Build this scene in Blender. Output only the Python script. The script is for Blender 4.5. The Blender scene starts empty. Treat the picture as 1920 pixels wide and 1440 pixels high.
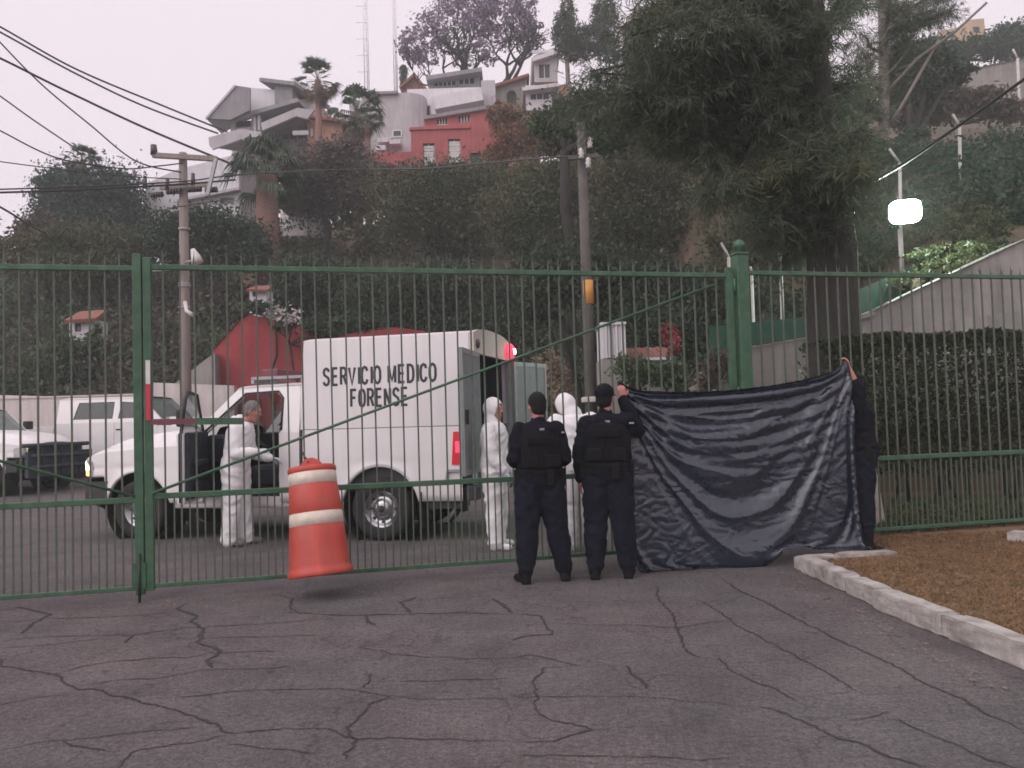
import bpy, bmesh, math, random
import numpy as np
from mathutils import Vector, Matrix, noise, geometry

R = math.radians
SC = bpy.context.scene
COL = SC.collection
PI = math.pi
# ------------------------------------------------------------------ camera, sky, sun, exposure
FPX = 1550.0                      # focal length in pixels of the 1920 px wide photograph
PITCH, ROLL = R(2.4), R(-1.7)
CAMP = Vector((0, 0, 1.5))
CROT = Matrix.Rotation(PI / 2 + PITCH, 3, 'X') @ Matrix.Rotation(ROLL, 3, 'Z')
cam = bpy.data.cameras.new('camera')
cam.sensor_width = 36.0
cam.lens = 36.0 * FPX / 1920.0
cam.clip_start, cam.clip_end = 0.05, 2000
camo = bpy.data.objects.new('camera', cam)
camo.matrix_world = Matrix.Translation(CAMP) @ CROT.to_4x4()
COL.objects.link(camo)
SC.camera = camo

SUN_EL, SUN_AZ = R(38), R(-135)   # azimuth from +Y towards +X; the glow behind the photographer's left shoulder
W = bpy.data.worlds.new('World')
SC.world = W
W.use_nodes = True
nt = W.node_tree
nt.nodes.clear()
sky = nt.nodes.new('ShaderNodeTexSky')
sky.sky_type = 'NISHITA'
sky.sun_disc = False
sky.sun_elevation = SUN_EL
sky.sun_rotation = SUN_AZ
sky.air_density, sky.dust_density, sky.ozone_density = 1.0, 6.0, 1.0
hs = nt.nodes.new('ShaderNodeHueSaturation')
hs.inputs['Saturation'].default_value = 0.12
mx = nt.nodes.new('ShaderNodeMix')
mx.data_type = 'RGBA'
mx.inputs['Factor'].default_value = 0.85      # thin even cloud over the clear sky
mx.inputs['B'].default_value = (8.2, 7.15, 7.9, 1)
bg = nt.nodes.new('ShaderNodeBackground')
bg.inputs['Strength'].default_value = 0.1
wo = nt.nodes.new('ShaderNodeOutputWorld')
nt.links.new(sky.outputs[0], hs.inputs['Color'])
nt.links.new(hs.outputs[0], mx.inputs['A'])
nt.links.new(mx.outputs['Result'], bg.inputs['Color'])
nt.links.new(bg.outputs[0], wo.inputs[0])

sl = bpy.data.lights.new('sun', 'SUN')
sl.energy = 1.1
sl.angle = R(70)
sl.color = (1.0, 0.94, 0.95)
so = bpy.data.objects.new('sun', sl)
so.rotation_euler = Vector((-math.sin(SUN_AZ) * math.cos(SUN_EL), -math.cos(SUN_AZ) * math.cos(SUN_EL), -math.sin(SUN_EL))).to_track_quat('-Z', 'Y').to_euler()
so.location = (-30, 40, 60)
COL.objects.link(so)
SC.view_settings.view_transform = 'Standard'
SC.view_settings.look = 'None'
SC.view_settings.gamma = 1.0
SC.view_settings.exposure = 0.42
SC.view_settings.use_curve_mapping = False
SC.cycles.use_denoising = True
SC.cycles.filter_width = 1.7
SC.cycles.use_adaptive_sampling = True
SC.cycles.adaptive_threshold = 0.02
SC.cycles.max_bounces = 6
SC.cycles.transparent_max_bounces = 12
SC.cycles.volume_bounces = 0

# ------------------------------------------------------------------ helpers
def at(px, py, Y):
    """the point that the photograph shows at pixel (px, py), Y metres in front of the camera"""
    d = CROT @ Vector(((px - 960) / FPX, (720 - py) / FPX, -1))
    return CAMP + d * (Y / d.y)

def gp(px, py, z=0.0):
    d = CROT @ Vector(((px - 960) / FPX, (720 - py) / FPX, -1))
    return CAMP + d * ((z - CAMP.z) / d.z)

def tag(o, label=None, cat=None, group=None, kind=None):
    for k, v in (('label', label), ('category', cat), ('group', group), ('kind', kind)):
        if v: o[k] = v
    return o

def empty(name, loc=(0, 0, 0), rz=0.0, label=None, cat=None, group=None):
    o = bpy.data.objects.new(name, None)
    COL.objects.link(o)
    o.location = loc
    o.rotation_euler = (0, 0, rz)
    o.empty_display_size = 0.2
    return tag(o, label, cat, group)

def link(name, me, parent=None, loc=None):
    o = bpy.data.objects.new(name, me)
    COL.objects.link(o)
    if parent is not None: o.parent = parent
    if loc is not None: o.location = loc
    return o

def copy_tree(o, parent=None, kids=None):
    c = o.copy()
    COL.objects.link(c)
    c.parent = parent
    for ch in [k for k in o.children]:
        copy_tree(ch, c)
    return c

class MB:
    """collects verts and faces, then links them as one mesh"""
    def __init__(s): s.v, s.f, s.sm = [], [], []
    def add(s, vs, fs, smooth=False):
        n = len(s.v)
        s.v += [tuple(p) for p in vs]
        s.f += [tuple(i + n for i in f) for f in fs]
        s.sm += [smooth] * len(fs)
        return s
    def box(s, x0, x1, y0, y1, z0, z1):
        v = [(x, y, z) for z in (z0, z1) for y in (y0, y1) for x in (x0, x1)]
        return s.add(v, [(0, 2, 3, 1), (4, 5, 7, 6), (0, 1, 5, 4), (2, 6, 7, 3), (0, 4, 6, 2), (1, 3, 7, 5)])
    def bbox(s, x0, x1, y0, y1, z0, z1, b):
        """box with bevelled vertical and horizontal edges"""
        bm = bmesh.new()
        bmesh.ops.create_cube(bm, size=1)
        for v in bm.verts:
            v.co = Vector(((x0 + x1) / 2 + v.co.x * (x1 - x0), (y0 + y1) / 2 + v.co.y * (y1 - y0), (z0 + z1) / 2 + v.co.z * (z1 - z0)))
        bmesh.ops.bevel(bm, geom=bm.edges[:], offset=b, segments=2, affect='EDGES', profile=0.5)
        bm.verts.index_update()
        s.add([v.co for v in bm.verts], [[v.index for v in f.verts] for f in bm.faces])
        bm.free()
        return s
    def bar(s, p0, p1, w, h, up=(0, 0, 1)):
        """rectangular bar from p0 to p1, w across, h along up"""
        p0, p1 = Vector(p0), Vector(p1)
        d = (p1 - p0).normalized()
        a = d.cross(Vector(up))
        if a.length < 1e-4: a = d.cross(Vector((1, 0, 0)))
        a.normalize()
        b = a.cross(d).normalized()
        v = []
        for p in (p0, p1):
            for sa, sb in ((-1, -1), (1, -1), (1, 1), (-1, 1)):
                v.append(p + a * (sa * w / 2) + b * (sb * h / 2))
        return s.add(v, [(0, 3, 2, 1), (4, 5, 6, 7), (0, 1, 5, 4), (1, 2, 6, 5), (2, 3, 7, 6), (3, 0, 4, 7)])
    def tube(s, pts, r, n=8, cap=True, smooth=True):
        pts = [Vector(p) for p in pts]
        rs = r if isinstance(r, (list, tuple)) else [r] * len(pts)
        v, f = [], []
        t0 = (pts[1] - pts[0]).normalized()
        a = t0.cross(Vector((0, 0, 1)))
        if a.length < 1e-3: a = t0.cross(Vector((0, 1, 0)))
        a.normalize()
        for i, p in enumerate(pts):
            t = (pts[min(i + 1, len(pts) - 1)] - pts[max(i - 1, 0)])
            if t.length < 1e-9: t = t0
            t.normalize()
            a = (a - t * a.dot(t))
            if a.length < 1e-6: a = t.orthogonal()
            a.normalize()
            b = t.cross(a)
            for k in range(n):
                an = 2 * PI * k / n
                v.append(p + (a * math.cos(an) + b * math.sin(an)) * rs[i])
        for i in range(len(pts) - 1):
            for k in range(n):
                k2 = (k + 1) % n
                f.append((i * n + k, i * n + k2, (i + 1) * n + k2, (i + 1) * n + k))
        s.add(v, f, smooth)
        if cap:
            m = len(s.v) - len(v)
            s.f += [tuple(m + k for k in reversed(range(n))), tuple(m + (len(pts) - 1) * n + k for k in range(n))]
            s.sm += [False, False]
        return s
    def capsule(s, p0, r0, p1, r1, n=12, flat=1.0, fax=None):
        p0, p1 = Vector(p0), Vector(p1)
        d = p1 - p0
        L = max(d.length, 1e-5)
        d = d / L if d.length > 1e-6 else Vector((0, 0, 1))
        pts, rs = [], []
        for q in (-85, -60, -30): pts.append(p0 + d * (r0 * math.sin(R(q)))); rs.append(r0 * math.cos(R(q)))
        pts.append(p0); rs.append(r0); pts.append(p1); rs.append(r1)
        for q in (30, 60, 85): pts.append(p1 + d * (r1 * math.sin(R(q)))); rs.append(r1 * math.cos(R(q)))
        m = len(s.v)
        s.tube(pts, rs, n)
        if flat != 1.0:
            fa = Vector(fax).normalized()
            c = (p0 + p1) / 2
            for i in range(m, len(s.v)):
                q = Vector(s.v[i])
                k = (q - c).dot(fa)
                s.v[i] = tuple(q - fa * (k * (1 - flat)))
        return s
    def loft(s, rings, n=20):
        """rings (cx, cy, cz, rx, ry): horizontal ellipses from the bottom up, capped"""
        v, f = [], []
        for (cx, cy, cz, rx, ry) in rings:
            for k in range(n):
                an = 2 * PI * k / n
                v.append((cx + rx * math.cos(an), cy + ry * math.sin(an), cz))
        for i in range(len(rings) - 1):
            for k in range(n):
                k2 = (k + 1) % n
                f.append((i * n + k, i * n + k2, (i + 1) * n + k2, (i + 1) * n + k))
        f.append(tuple(reversed(range(n))))
        f.append(tuple((len(rings) - 1) * n + k for k in range(n)))
        return s.add(v, f, True)
    def ell(s, c, rx, ry, rz, n=16, m=10):
        rg = []
        for i in range(m + 1):
            q = -PI / 2 * 0.97 + PI * 0.97 * i / m
            rg.append((c[0], c[1], c[2] + rz * math.sin(q), rx * math.cos(q), ry * math.cos(q)))
        return s.loft(rg, n)
    def lathe(s, prof, n=24, M=None, smooth=True):
        """prof (r, z) turned about local z, then moved by matrix M"""
        v, f = [], []
        for (r, z) in prof:
            for k in range(n):
                an = 2 * PI * k / n
                p = Vector((r * math.cos(an), r * math.sin(an), z))
                v.append(M @ p if M is not None else p)
        for i in range(len(prof) - 1):
            for k in range(n):
                k2 = (k + 1) % n
                f.append((i * n + k, i * n + k2, (i + 1) * n + k2, (i + 1) * n + k))
        return s.add(v, f, smooth)
    def grid(s, fn, nu, nv, smooth=True):
        v = [fn(i / nu, j / nv) for j in range(nv + 1) for i in range(nu + 1)]
        f = [(j * (nu + 1) + i, j * (nu + 1) + i + 1, (j + 1) * (nu + 1) + i + 1, (j + 1) * (nu + 1) + i) for j in range(nv) for i in range(nu)]
        return s.add(v, f, smooth)
    def plate(s, outer, holes, fn, smooth=False):
        """flat plate with openings: outer and holes are 2-D loops, fn(u, v, side) gives the 3-D point of either face"""
        loops = [outer] + list(holes)
        flat = [p for l in loops for p in l]
        tris = geometry.tessellate_polygon([[Vector((p[0], p[1], 0)) for p in l] for l in loops])
        n = len(flat)
        v = [fn(p[0], p[1], 0) for p in flat] + [fn(p[0], p[1], 1) for p in flat]
        f = [tuple(t) for t in tris] + [tuple(i + n for i in reversed(t)) for t in tris]
        k = 0
        for l in loops:
            m = len(l)
            for i in range(m):
                j = (i + 1) % m
                f.append((k + i, k + j, n + k + j, n + k + i))
            k += m
        return s.add(v, f, smooth)
    def prism(s, poly, fn):
        return s.plate(poly, [], fn)
    def mesh(s, name, mat=None, off=None):
        me = bpy.data.meshes.new(name)
        vs = s.v if off is None else [(p[0] - off[0], p[1] - off[1], p[2] - off[2]) for p in s.v]
        me.from_pydata(vs, [], s.f)
        me.polygons.foreach_set('use_smooth', s.sm)
        if mat is not None: me.materials.append(mat)
        bm = bmesh.new(); bm.from_mesh(me)
        bmesh.ops.recalc_face_normals(bm, faces=bm.faces[:])
        bm.to_mesh(me); bm.free()
        return me
    def build(s, name, mat, parent=None, world=False, base=False):
        """world: verts are world points and the parent only has a location; base: move the origin to the foot of the mesh"""
        off = None
        loc = None
        if world and parent is not None: off = parent.location
        if base:
            a = np.array(s.v)
            off = ((a[:, 0].min() + a[:, 0].max()) / 2, (a[:, 1].min() + a[:, 1].max()) / 2, a[:, 2].min())
            loc = off
        return link(name, s.mesh(name, mat, off), parent, loc)

def bevel(o, w=0.01, seg=2, ang=35):
    m = o.modifiers.new('bevel', 'BEVEL')
    m.width, m.segments, m.limit_method, m.angle_limit = w, seg, 'ANGLE', R(ang)
    return o

def bake(o):
    """replace the modifiers by their result"""
    dg = bpy.context.evaluated_depsgraph_get()
    me = bpy.data.meshes.new_from_object(o.evaluated_get(dg))
    old = o.data
    o.modifiers.clear()
    o.data = me
    me.name = old.name
    return o

# ------------------------------------------------------------------ materials
def M(name, col, rough=0.6, var=0.12, scale=6.0, col2=None, mixs=3.0, bump=0.0, bscale=40.0, metal=0.0, spec=0.5, coat=0.0, emit=None, est=1.0, streak=0.0, stretch=None):
    m = bpy.data.materials.new(name)
    m.use_nodes = True
    t = m.node_tree
    b = t.nodes['Principled BSDF']
    b.inputs['Roughness'].default_value = rough
    b.inputs['Metallic'].default_value = metal
    b.inputs['Specular IOR Level'].default_value = spec
    b.inputs['Coat Weight'].default_value = coat
    tc = t.nodes.new('ShaderNodeTexCoord')
    vec = tc.outputs['Object']
    if stretch:
        mp = t.nodes.new('ShaderNodeMapping')
        mp.inputs['Scale'].default_value = stretch
        t.links.new(vec, mp.inputs[0])
        vec = mp.outputs[0]
    def noise_(sc, det=5, ro=0.6):
        n = t.nodes.new('ShaderNodeTexNoise')
        n.inputs['Scale'].default_value = sc
        n.inputs['Detail'].default_value = det
        n.inputs['Roughness'].default_value = ro
        t.links.new(vec, n.inputs['Vector'])
        return n.outputs['Fac']
    def ramp(fac, lo, hi):
        r = t.nodes.new('ShaderNodeMapRange')
        r.inputs['From Min'].default_value, r.inputs['From Max'].default_value = 0.3, 0.7
        r.inputs['To Min'].default_value, r.inputs['To Max'].default_value = lo, hi
        t.links.new(fac, r.inputs['Value'])
        return r.outputs[0]
    c = t.nodes.new('ShaderNodeMix'); c.data_type = 'RGBA'
    c.inputs['A'].default_value = (*col, 1)
    c.inputs['B'].default_value = (*(col2 or col), 1)
    if col2: t.links.new(ramp(noise_(mixs, 4), 0, 1), c.inputs['Factor'])
    out = c.outputs['Result']
    if var:
        mu = t.nodes.new('ShaderNodeMix'); mu.data_type = 'RGBA'; mu.blend_type = 'MULTIPLY'
        mu.inputs['Factor'].default_value = 1
        t.links.new(out, mu.inputs['A'])
        t.links.new(ramp(noise_(scale, 6, 0.65), 1 - var, 1 + var), mu.inputs['B'])
        out = mu.outputs['Result']
    if streak:
        mp = t.nodes.new('ShaderNodeMapping')
        mp.inputs['Scale'].default_value = (3.0, 3.0, 0.25)
        t.links.new(tc.outputs['Object'], mp.inputs[0])
        n = t.nodes.new('ShaderNodeTexNoise'); n.inputs['Scale'].default_value = 2.2; n.inputs['Detail'].default_value = 6
        t.links.new(mp.outputs[0], n.inputs['Vector'])
        mu = t.nodes.new('ShaderNodeMix'); mu.data_type = 'RGBA'; mu.blend_type = 'MULTIPLY'
        mu.inputs['Factor'].default_value = 1
        t.links.new(out, mu.inputs['A'])
        t.links.new(ramp(n.outputs['Fac'], 1 - streak, 1.0), mu.inputs['B'])
        out = mu.outputs['Result']
    t.links.new(out, b.inputs['Base Color'])
    if var: t.links.new(ramp(noise_(scale * 1.7, 3), max(rough - 0.08, 0.02), min(rough + 0.08, 1)), b.inputs['Roughness'])
    if bump:
        bp = t.nodes.new('ShaderNodeBump')
        bp.inputs['Strength'].default_value = bump
        bp.inputs['Distance'].default_value = 0.02
        t.links.new(noise_(bscale, 6, 0.7), bp.inputs['Height'])
        t.links.new(bp.outputs[0], b.inputs['Normal'])
    if emit:
        b.inputs['Emission Color'].default_value = (*emit, 1)
        b.inputs['Emission Strength'].default_value = est
    return m

def glass(name, col, rough=0.06, alpha=0.55):
    m = bpy.data.materials.new(name)
    m.use_nodes = True
    t = m.node_tree
    b = t.nodes['Principled BSDF']
    b.inputs['Base Color'].default_value = (*col, 1)
    b.inputs['Roughness'].default_value = rough
    b.inputs['Alpha'].default_value = alpha
    b.inputs['Specular IOR Level'].default_value = 0.6
    return m

def leafmat(name, c1, c2, c3=None, scale=0.8, trans=0.25):
    """leaf colour varies from leaf clump to leaf clump and from leaf to leaf"""
    m = bpy.data.materials.new(name)
    m.use_nodes = True
    t = m.node_tree
    b = t.nodes['Principled BSDF']
    b.inputs['Roughness'].default_value = 0.65
    b.inputs['Specular IOR Level'].default_value = 0.25
    tc = t.nodes.new('ShaderNodeTexCoord')
    n1 = t.nodes.new('ShaderNodeTexNoise'); n1.inputs['Scale'].default_value = scale; n1.inputs['Detail'].default_value = 4
    n2 = t.nodes.new('ShaderNodeTexNoise'); n2.inputs['Scale'].default_value = scale * 9; n2.inputs['Detail'].default_value = 2
    for n in (n1, n2): t.links.new(tc.outputs['Object'], n.inputs['Vector'])
    r1 = t.nodes.new('ShaderNodeMapRange'); r1.inputs['From Min'].default_value = 0.38; r1.inputs['From Max'].default_value = 0.62
    t.links.new(n1.outputs['Fac'], r1.inputs['Value'])
    a = t.nodes.new('ShaderNodeMix'); a.data_type = 'RGBA'
    a.inputs['A'].default_value = (*c1, 1); a.inputs['B'].default_value = (*c2, 1)
    t.links.new(r1.outputs[0], a.inputs['Factor'])
    r2 = t.nodes.new('ShaderNodeMapRange'); r2.inputs['From Min'].default_value = 0.5; r2.inputs['From Max'].default_value = 0.72
    t.links.new(n2.outputs['Fac'], r2.inputs['Value'])
    d = t.nodes.new('ShaderNodeMix'); d.data_type = 'RGBA'
    d.inputs['B'].default_value = (*(c3 or c2), 1)
    t.links.new(a.outputs['Result'], d.inputs['A'])
    t.links.new(r2.outputs[0], d.inputs['Factor'])
    t.links.new(d.outputs['Result'], b.inputs['Base Color'])
    tr = t.nodes.new('ShaderNodeBsdfTranslucent')
    t.links.new(d.outputs['Result'], tr.inputs['Color'])
    mix = t.nodes.new('ShaderNodeMixShader')
    mix.inputs[0].default_value = trans
    out = t.nodes['Material Output']
    t.links.new(b.outputs[0], mix.inputs[1])
    t.links.new(tr.outputs[0], mix.inputs[2])
    t.links.new(mix.outputs[0], out.inputs['Surface'])
    return m
# ------------------------------------------------------------------ material set
MT = dict(
    green=M('green gate paint', (0.030, 0.112, 0.052), 0.5, 0.3, 9, col2=(0.062, 0.118, 0.070), mixs=5, streak=0.2),
    greenbar=M('faded green bar paint', (0.058, 0.098, 0.066), 0.55, 0.3, 9, col2=(0.098, 0.098, 0.072), mixs=3),
    white=M('white vehicle paint', (0.74, 0.71, 0.70), 0.42, 0.05, 1.5, coat=0.08, streak=0.07),
    boxwhite=M('white fibreglass', (0.72, 0.685, 0.68), 0.45, 0.05, 1.2, streak=0.08),
    cream=M('cream rear header', (0.55, 0.49, 0.44), 0.5, 0.08, 3),
    blackplastic=M('black plastic', (0.018, 0.018, 0.02), 0.55, 0.15, 8),
    rubber=M('tyre rubber', (0.02, 0.019, 0.02), 0.85, 0.2, 12, bump=0.2, bscale=60),
    darkcloth=M('dark seat cloth and box shade', (0.03, 0.034, 0.045), 0.8, 0.2, 10),
    trim=M('dark blue grey door trim', (0.022, 0.028, 0.042), 0.6, 0.15, 6),
    steel=M('grey painted steel', (0.24, 0.27, 0.27), 0.45, 0.12, 4, streak=0.15),
    chrome=M('dull chrome', (0.42, 0.42, 0.43), 0.3, 0.15, 8, metal=1.0),
    darkmetal=M('dark underbody metal', (0.03, 0.03, 0.03), 0.6, 0.2, 8),
    greymetal=M('galvanised metal', (0.33, 0.33, 0.34), 0.5, 0.12, 10, metal=0.3),
    glass=glass('tinted glass', (0.09, 0.12, 0.115), 0.05, 0.72),
    darkglass=glass('dark tinted glass', (0.012, 0.015, 0.018), 0.06, 0.93),
    houseglass=glass('house window glass', (0.035, 0.04, 0.05), 0.15, 0.95),
    letters=M('black lettering', (0.03, 0.03, 0.034), 0.6, 0.2, 20),
    redlamp=M('lit red lamp', (0.5, 0.02, 0.04), 0.25, 0.0, emit=(1.0, 0.04, 0.10), est=1.6),
    redhot=M('red beacon filament', (0.9, 0.3, 0.3), 0.3, 0.0, emit=(1.0, 0.28, 0.36), est=14),
    reddull=M('red tail lens', (0.38, 0.02, 0.03), 0.2, 0.1, 8, emit=(1.0, 0.02, 0.05), est=0.18),
    amber=M('amber lens', (0.75, 0.30, 0.10), 0.2, 0.1, 8, emit=(1.0, 0.42, 0.15), est=2.0),
    headlamp=M('lit headlamp', (0.9, 0.85, 0.75), 0.15, 0.0, emit=(1.0, 0.80, 0.50), est=9.0),
    lens=M('clear lamp lens', (0.55, 0.55, 0.55), 0.12, 0.15, 14, metal=0.5),
    concrete=M('weathered concrete', (0.36, 0.33, 0.31), 0.85, 0.18, 1.6, col2=(0.27, 0.25, 0.235), mixs=0.9, bump=0.25, bscale=14, streak=0.3),
    greyconc=M('grey fair-faced concrete', (0.27, 0.255, 0.265), 0.8, 0.14, 1.2, streak=0.25),
    whitewash=M('whitewashed wall', (0.66, 0.60, 0.58), 0.85, 0.1, 1.4, col2=(0.56, 0.49, 0.47), mixs=1.2, bump=0.3, bscale=9, streak=0.15),
    housewhite=M('white house render', (0.66, 0.63, 0.65), 0.85, 0.08, 0.9, streak=0.15),
    housepale=M('pale grey house render', (0.48, 0.45, 0.46), 0.85, 0.1, 0.9, streak=0.2),
    redwall=M('red painted wall', (0.30, 0.034, 0.045), 0.8, 0.18, 1.3, col2=(0.36, 0.062, 0.065), mixs=1.0, streak=0.12),
    housered=M('brick red house paint', (0.42, 0.10, 0.10), 0.8, 0.13, 0.8, streak=0.18),
    terracotta=M('terracotta roof', (0.25, 0.095, 0.07), 0.8, 0.25, 3),
    orangewall=M('faded orange wall', (0.46, 0.24, 0.17), 0.85, 0.15, 1.0, streak=0.2),
    tan=M('tan house render', (0.47, 0.35, 0.24), 0.85, 0.1, 1.0, streak=0.15),
    winframe=M('off white window frame', (0.62, 0.60, 0.56), 0.6, 0.1, 4),
    wood=M('weathered pole timber', (0.25, 0.205, 0.185), 0.85, 0.22, 3, stretch=(6, 6, 0.5), bump=0.3, bscale=12),
    woodgrey=M('grey concrete pole', (0.115, 0.105, 0.092), 0.85, 0.2, 2.5, streak=0.25, bump=0.2),
    yellow=M('yellow pole band', (0.62, 0.28, 0.05), 0.6, 0.15, 6),
    wire=M('black cable', (0.04, 0.038, 0.042), 0.6, 0.0),
    insul=M('dark porcelain', (0.06, 0.05, 0.05), 0.3, 0.1, 10),
    bark=M('dark bark', (0.030, 0.026, 0.022), 0.9, 0.4, 5, stretch=(2.5, 2.5, 0.6), bump=0.8, bscale=8),
    palebark=M('pale bark', (0.20, 0.17, 0.155), 0.9, 0.3, 4, stretch=(2, 2, 0.7), bump=0.6, bscale=10),
    palmtrunk=M('red brown palm trunk', (0.21, 0.115, 0.095), 0.9, 0.3, 5, stretch=(1, 1, 3), bump=0.6, bscale=6),
    skin=M('skin', (0.43, 0.185, 0.145), 0.55, 0.08, 30),
    darkskin=M('tanned skin', (0.38, 0.155, 0.125), 0.55, 0.08, 30),
    coverall=M('white coverall fabric', (0.80, 0.78, 0.78), 0.75, 0.04, 6, bump=0.35, bscale=13),
    navy=M('navy uniform', (0.0085, 0.0085, 0.0135), 0.9, 0.2, 12, bump=0.4, bscale=22, spec=0.1),
    navytrouser=M('dark blue trousers', (0.011, 0.012, 0.020), 0.9, 0.2, 12, bump=0.4, bscale=18, spec=0.1),
    vest=M('black vest nylon', (0.0075, 0.0075, 0.010), 0.85, 0.2, 20, bump=0.3, bscale=60, spec=0.12),
    black=M('black leather', (0.009, 0.0085, 0.009), 0.8, 0.2, 15, spec=0.12),
    hairblack=M('black hair', (0.010, 0.009, 0.009), 0.75, 0.3, 40, bump=0.5, bscale=120, spec=0.2),
    hairgrey=M('grey hair', (0.16, 0.15, 0.15), 0.7, 0.3, 40, bump=0.5, bscale=120),
    glove=M('pale latex glove', (0.62, 0.64, 0.70), 0.45, 0.08, 20),
    eyew=M('eye', (0.08, 0.06, 0.055), 0.3, 0.0),
    lips=M('lips', (0.33, 0.10, 0.09), 0.5, 0.05, 20),
    orange=M('orange plastic', (0.56, 0.058, 0.042), 0.5, 0.1, 5, col2=(0.46, 0.075, 0.05), mixs=5, streak=0.28),
    sheeting=M('reflective sheeting', (0.66, 0.58, 0.47), 0.45, 0.14, 12, col2=(0.55, 0.48, 0.40), mixs=9),
    tarp=M('dark blue plastic tarpaulin', (0.013, 0.0195, 0.035), 0.25, 0.12, 3, bump=0.25, bscale=12, spec=0.9),
    kerbpaint=M('worn white kerb paint', (0.47, 0.44, 0.41), 0.85, 0.2, 6, col2=(0.24, 0.215, 0.195), mixs=5, bump=0.6, bscale=18),
    soil=M('dry earth', (0.20, 0.115, 0.058), 0.95, 0.3, 5, col2=(0.12, 0.08, 0.045), mixs=2.0, bump=0.6, bscale=12),
    hillsoil=M('hillside earth', (0.15, 0.085, 0.06), 0.95, 0.3, 1.0, col2=(0.06, 0.065, 0.035), mixs=0.35, bump=0.5, bscale=3),
    redsoil=M('red earth', (0.28, 0.10, 0.058), 0.95, 0.25, 1.2, col2=(0.20, 0.10, 0.07), mixs=0.6, bump=0.5, bscale=4),
    mast=M('haze-paled mast steel', (0.78, 0.74, 0.76), 0.6, 0.0),  # steel lightened to put distance haze into its colour
    postwhite=M('pale fence post', (0.50, 0.48, 0.45), 0.6, 0.15, 5),
    meshgreen=M('green shade mesh', (0.02, 0.075, 0.05), 0.8, 0.2, 4),
    stone=M('rough stone', (0.16, 0.135, 0.12), 0.9, 0.25, 3, bump=0.6, bscale=7),
    redpaint=M('red reflector paint', (0.55, 0.03, 0.06), 0.5, 0.1, 8),
    whitepaint=M('white reflector paint', (0.62, 0.58, 0.55), 0.5, 0.1, 8),
    maroon=M('dull maroon bar', (0.16, 0.045, 0.06), 0.5, 0.2, 8),
    flood=M('floodlight glass', (1, 1, 1), 0.3, 0.0, emit=(0.80, 1.0, 0.86), est=420.0),
    crack=M('crack filler', (0.036, 0.032, 0.032), 0.95, 0.3, 20),
    plank=M('bleached plank', (0.36, 0.31, 0.28), 0.9, 0.25, 5, stretch=(4, 4, 0.5)),
)
# asphalt: fine grain, worn patches, faint stains
def asphalt():
    m = bpy.data.materials.new('worn asphalt')
    m.use_nodes = True
    t = m.node_tree
    b = t.nodes['Principled BSDF']
    tc = t.nodes.new('ShaderNodeTexCoord')
    def N(sc, det, ro=0.6):
        n = t.nodes.new('ShaderNodeTexNoise')
        n.inputs['Scale'].default_value, n.inputs['Detail'].default_value, n.inputs['Roughness'].default_value = sc, det, ro
        t.links.new(tc.outputs['Object'], n.inputs['Vector'])
        return n.outputs['Fac']
    def ramp(fac, a, c, lo, hi):
        r = t.nodes.new('ShaderNodeMapRange')
        for k, v in (('From Min', a), ('From Max', c), ('To Min', lo), ('To Max', hi)): r.inputs[k].default_value = v
        t.links.new(fac, r.inputs['Value'])
        return r.outputs[0]
    def craze():
        # hairline crazing between the open cracks
        wn = t.nodes.new('ShaderNodeTexNoise'); wn.inputs['Scale'].default_value = 3.0; wn.inputs['Detail'].default_value = 6
        t.links.new(tc.outputs['Object'], wn.inputs['Vector'])
        vm = t.nodes.new('ShaderNodeVectorMath'); vm.operation = 'MULTIPLY_ADD'
        vm.inputs[1].default_value = (.55, .55, .55)
        t.links.new(wn.outputs['Color'], vm.inputs[0]); t.links.new(tc.outputs['Object'], vm.inputs[2])
        vo = t.nodes.new('ShaderNodeTexVoronoi'); vo.feature = 'DISTANCE_TO_EDGE'; vo.inputs['Scale'].default_value = 1.25
        t.links.new(vm.outputs[0], vo.inputs['Vector'])
        return ramp(vo.outputs['Distance'], .002, .013, .66, 1.0)
    mix = t.nodes.new('ShaderNodeMix'); mix.data_type = 'RGBA'
    mix.inputs['A'].default_value = (0.106, 0.099, 0.099, 1)
    mix.inputs['B'].default_value = (0.130, 0.108, 0.108, 1)
    t.links.new(ramp(N(0.45, 5), 0.36, 0.64, 0, 1), mix.inputs['Factor'])
    cur = mix.outputs['Result']
    for fac in (ramp(N(1.6, 6, 0.7), 0.3, 0.7, 0.70, 1.18), ramp(N(26, 3, 0.8), 0.34, 0.66, 0.70, 1.32), ramp(N(70, 3, 0.8), 0.34, 0.66, 0.62, 1.42), ramp(N(190, 2, 0.8), 0.35, 0.65, 0.8, 1.2), craze()):
        mu = t.nodes.new('ShaderNodeMix'); mu.data_type = 'RGBA'; mu.blend_type = 'MULTIPLY'; mu.inputs['Factor'].default_value = 1
        t.links.new(cur, mu.inputs['A']); t.links.new(fac, mu.inputs['B'])
        cur = mu.outputs['Result']
    t.links.new(cur, b.inputs['Base Color'])
    b.inputs['Roughness'].default_value = 0.9
    b.inputs['Specular IOR Level'].default_value = 0.3
    bp = t.nodes.new('ShaderNodeBump')
    bp.inputs['Strength'].default_value, bp.inputs['Distance'].default_value = 0.7, 0.012
    t.links.new(N(70, 5, 0.8), bp.inputs['Height'])
    t.links.new(bp.outputs[0], b.inputs['Normal'])
    return m
MT['asphalt'] = asphalt()

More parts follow.
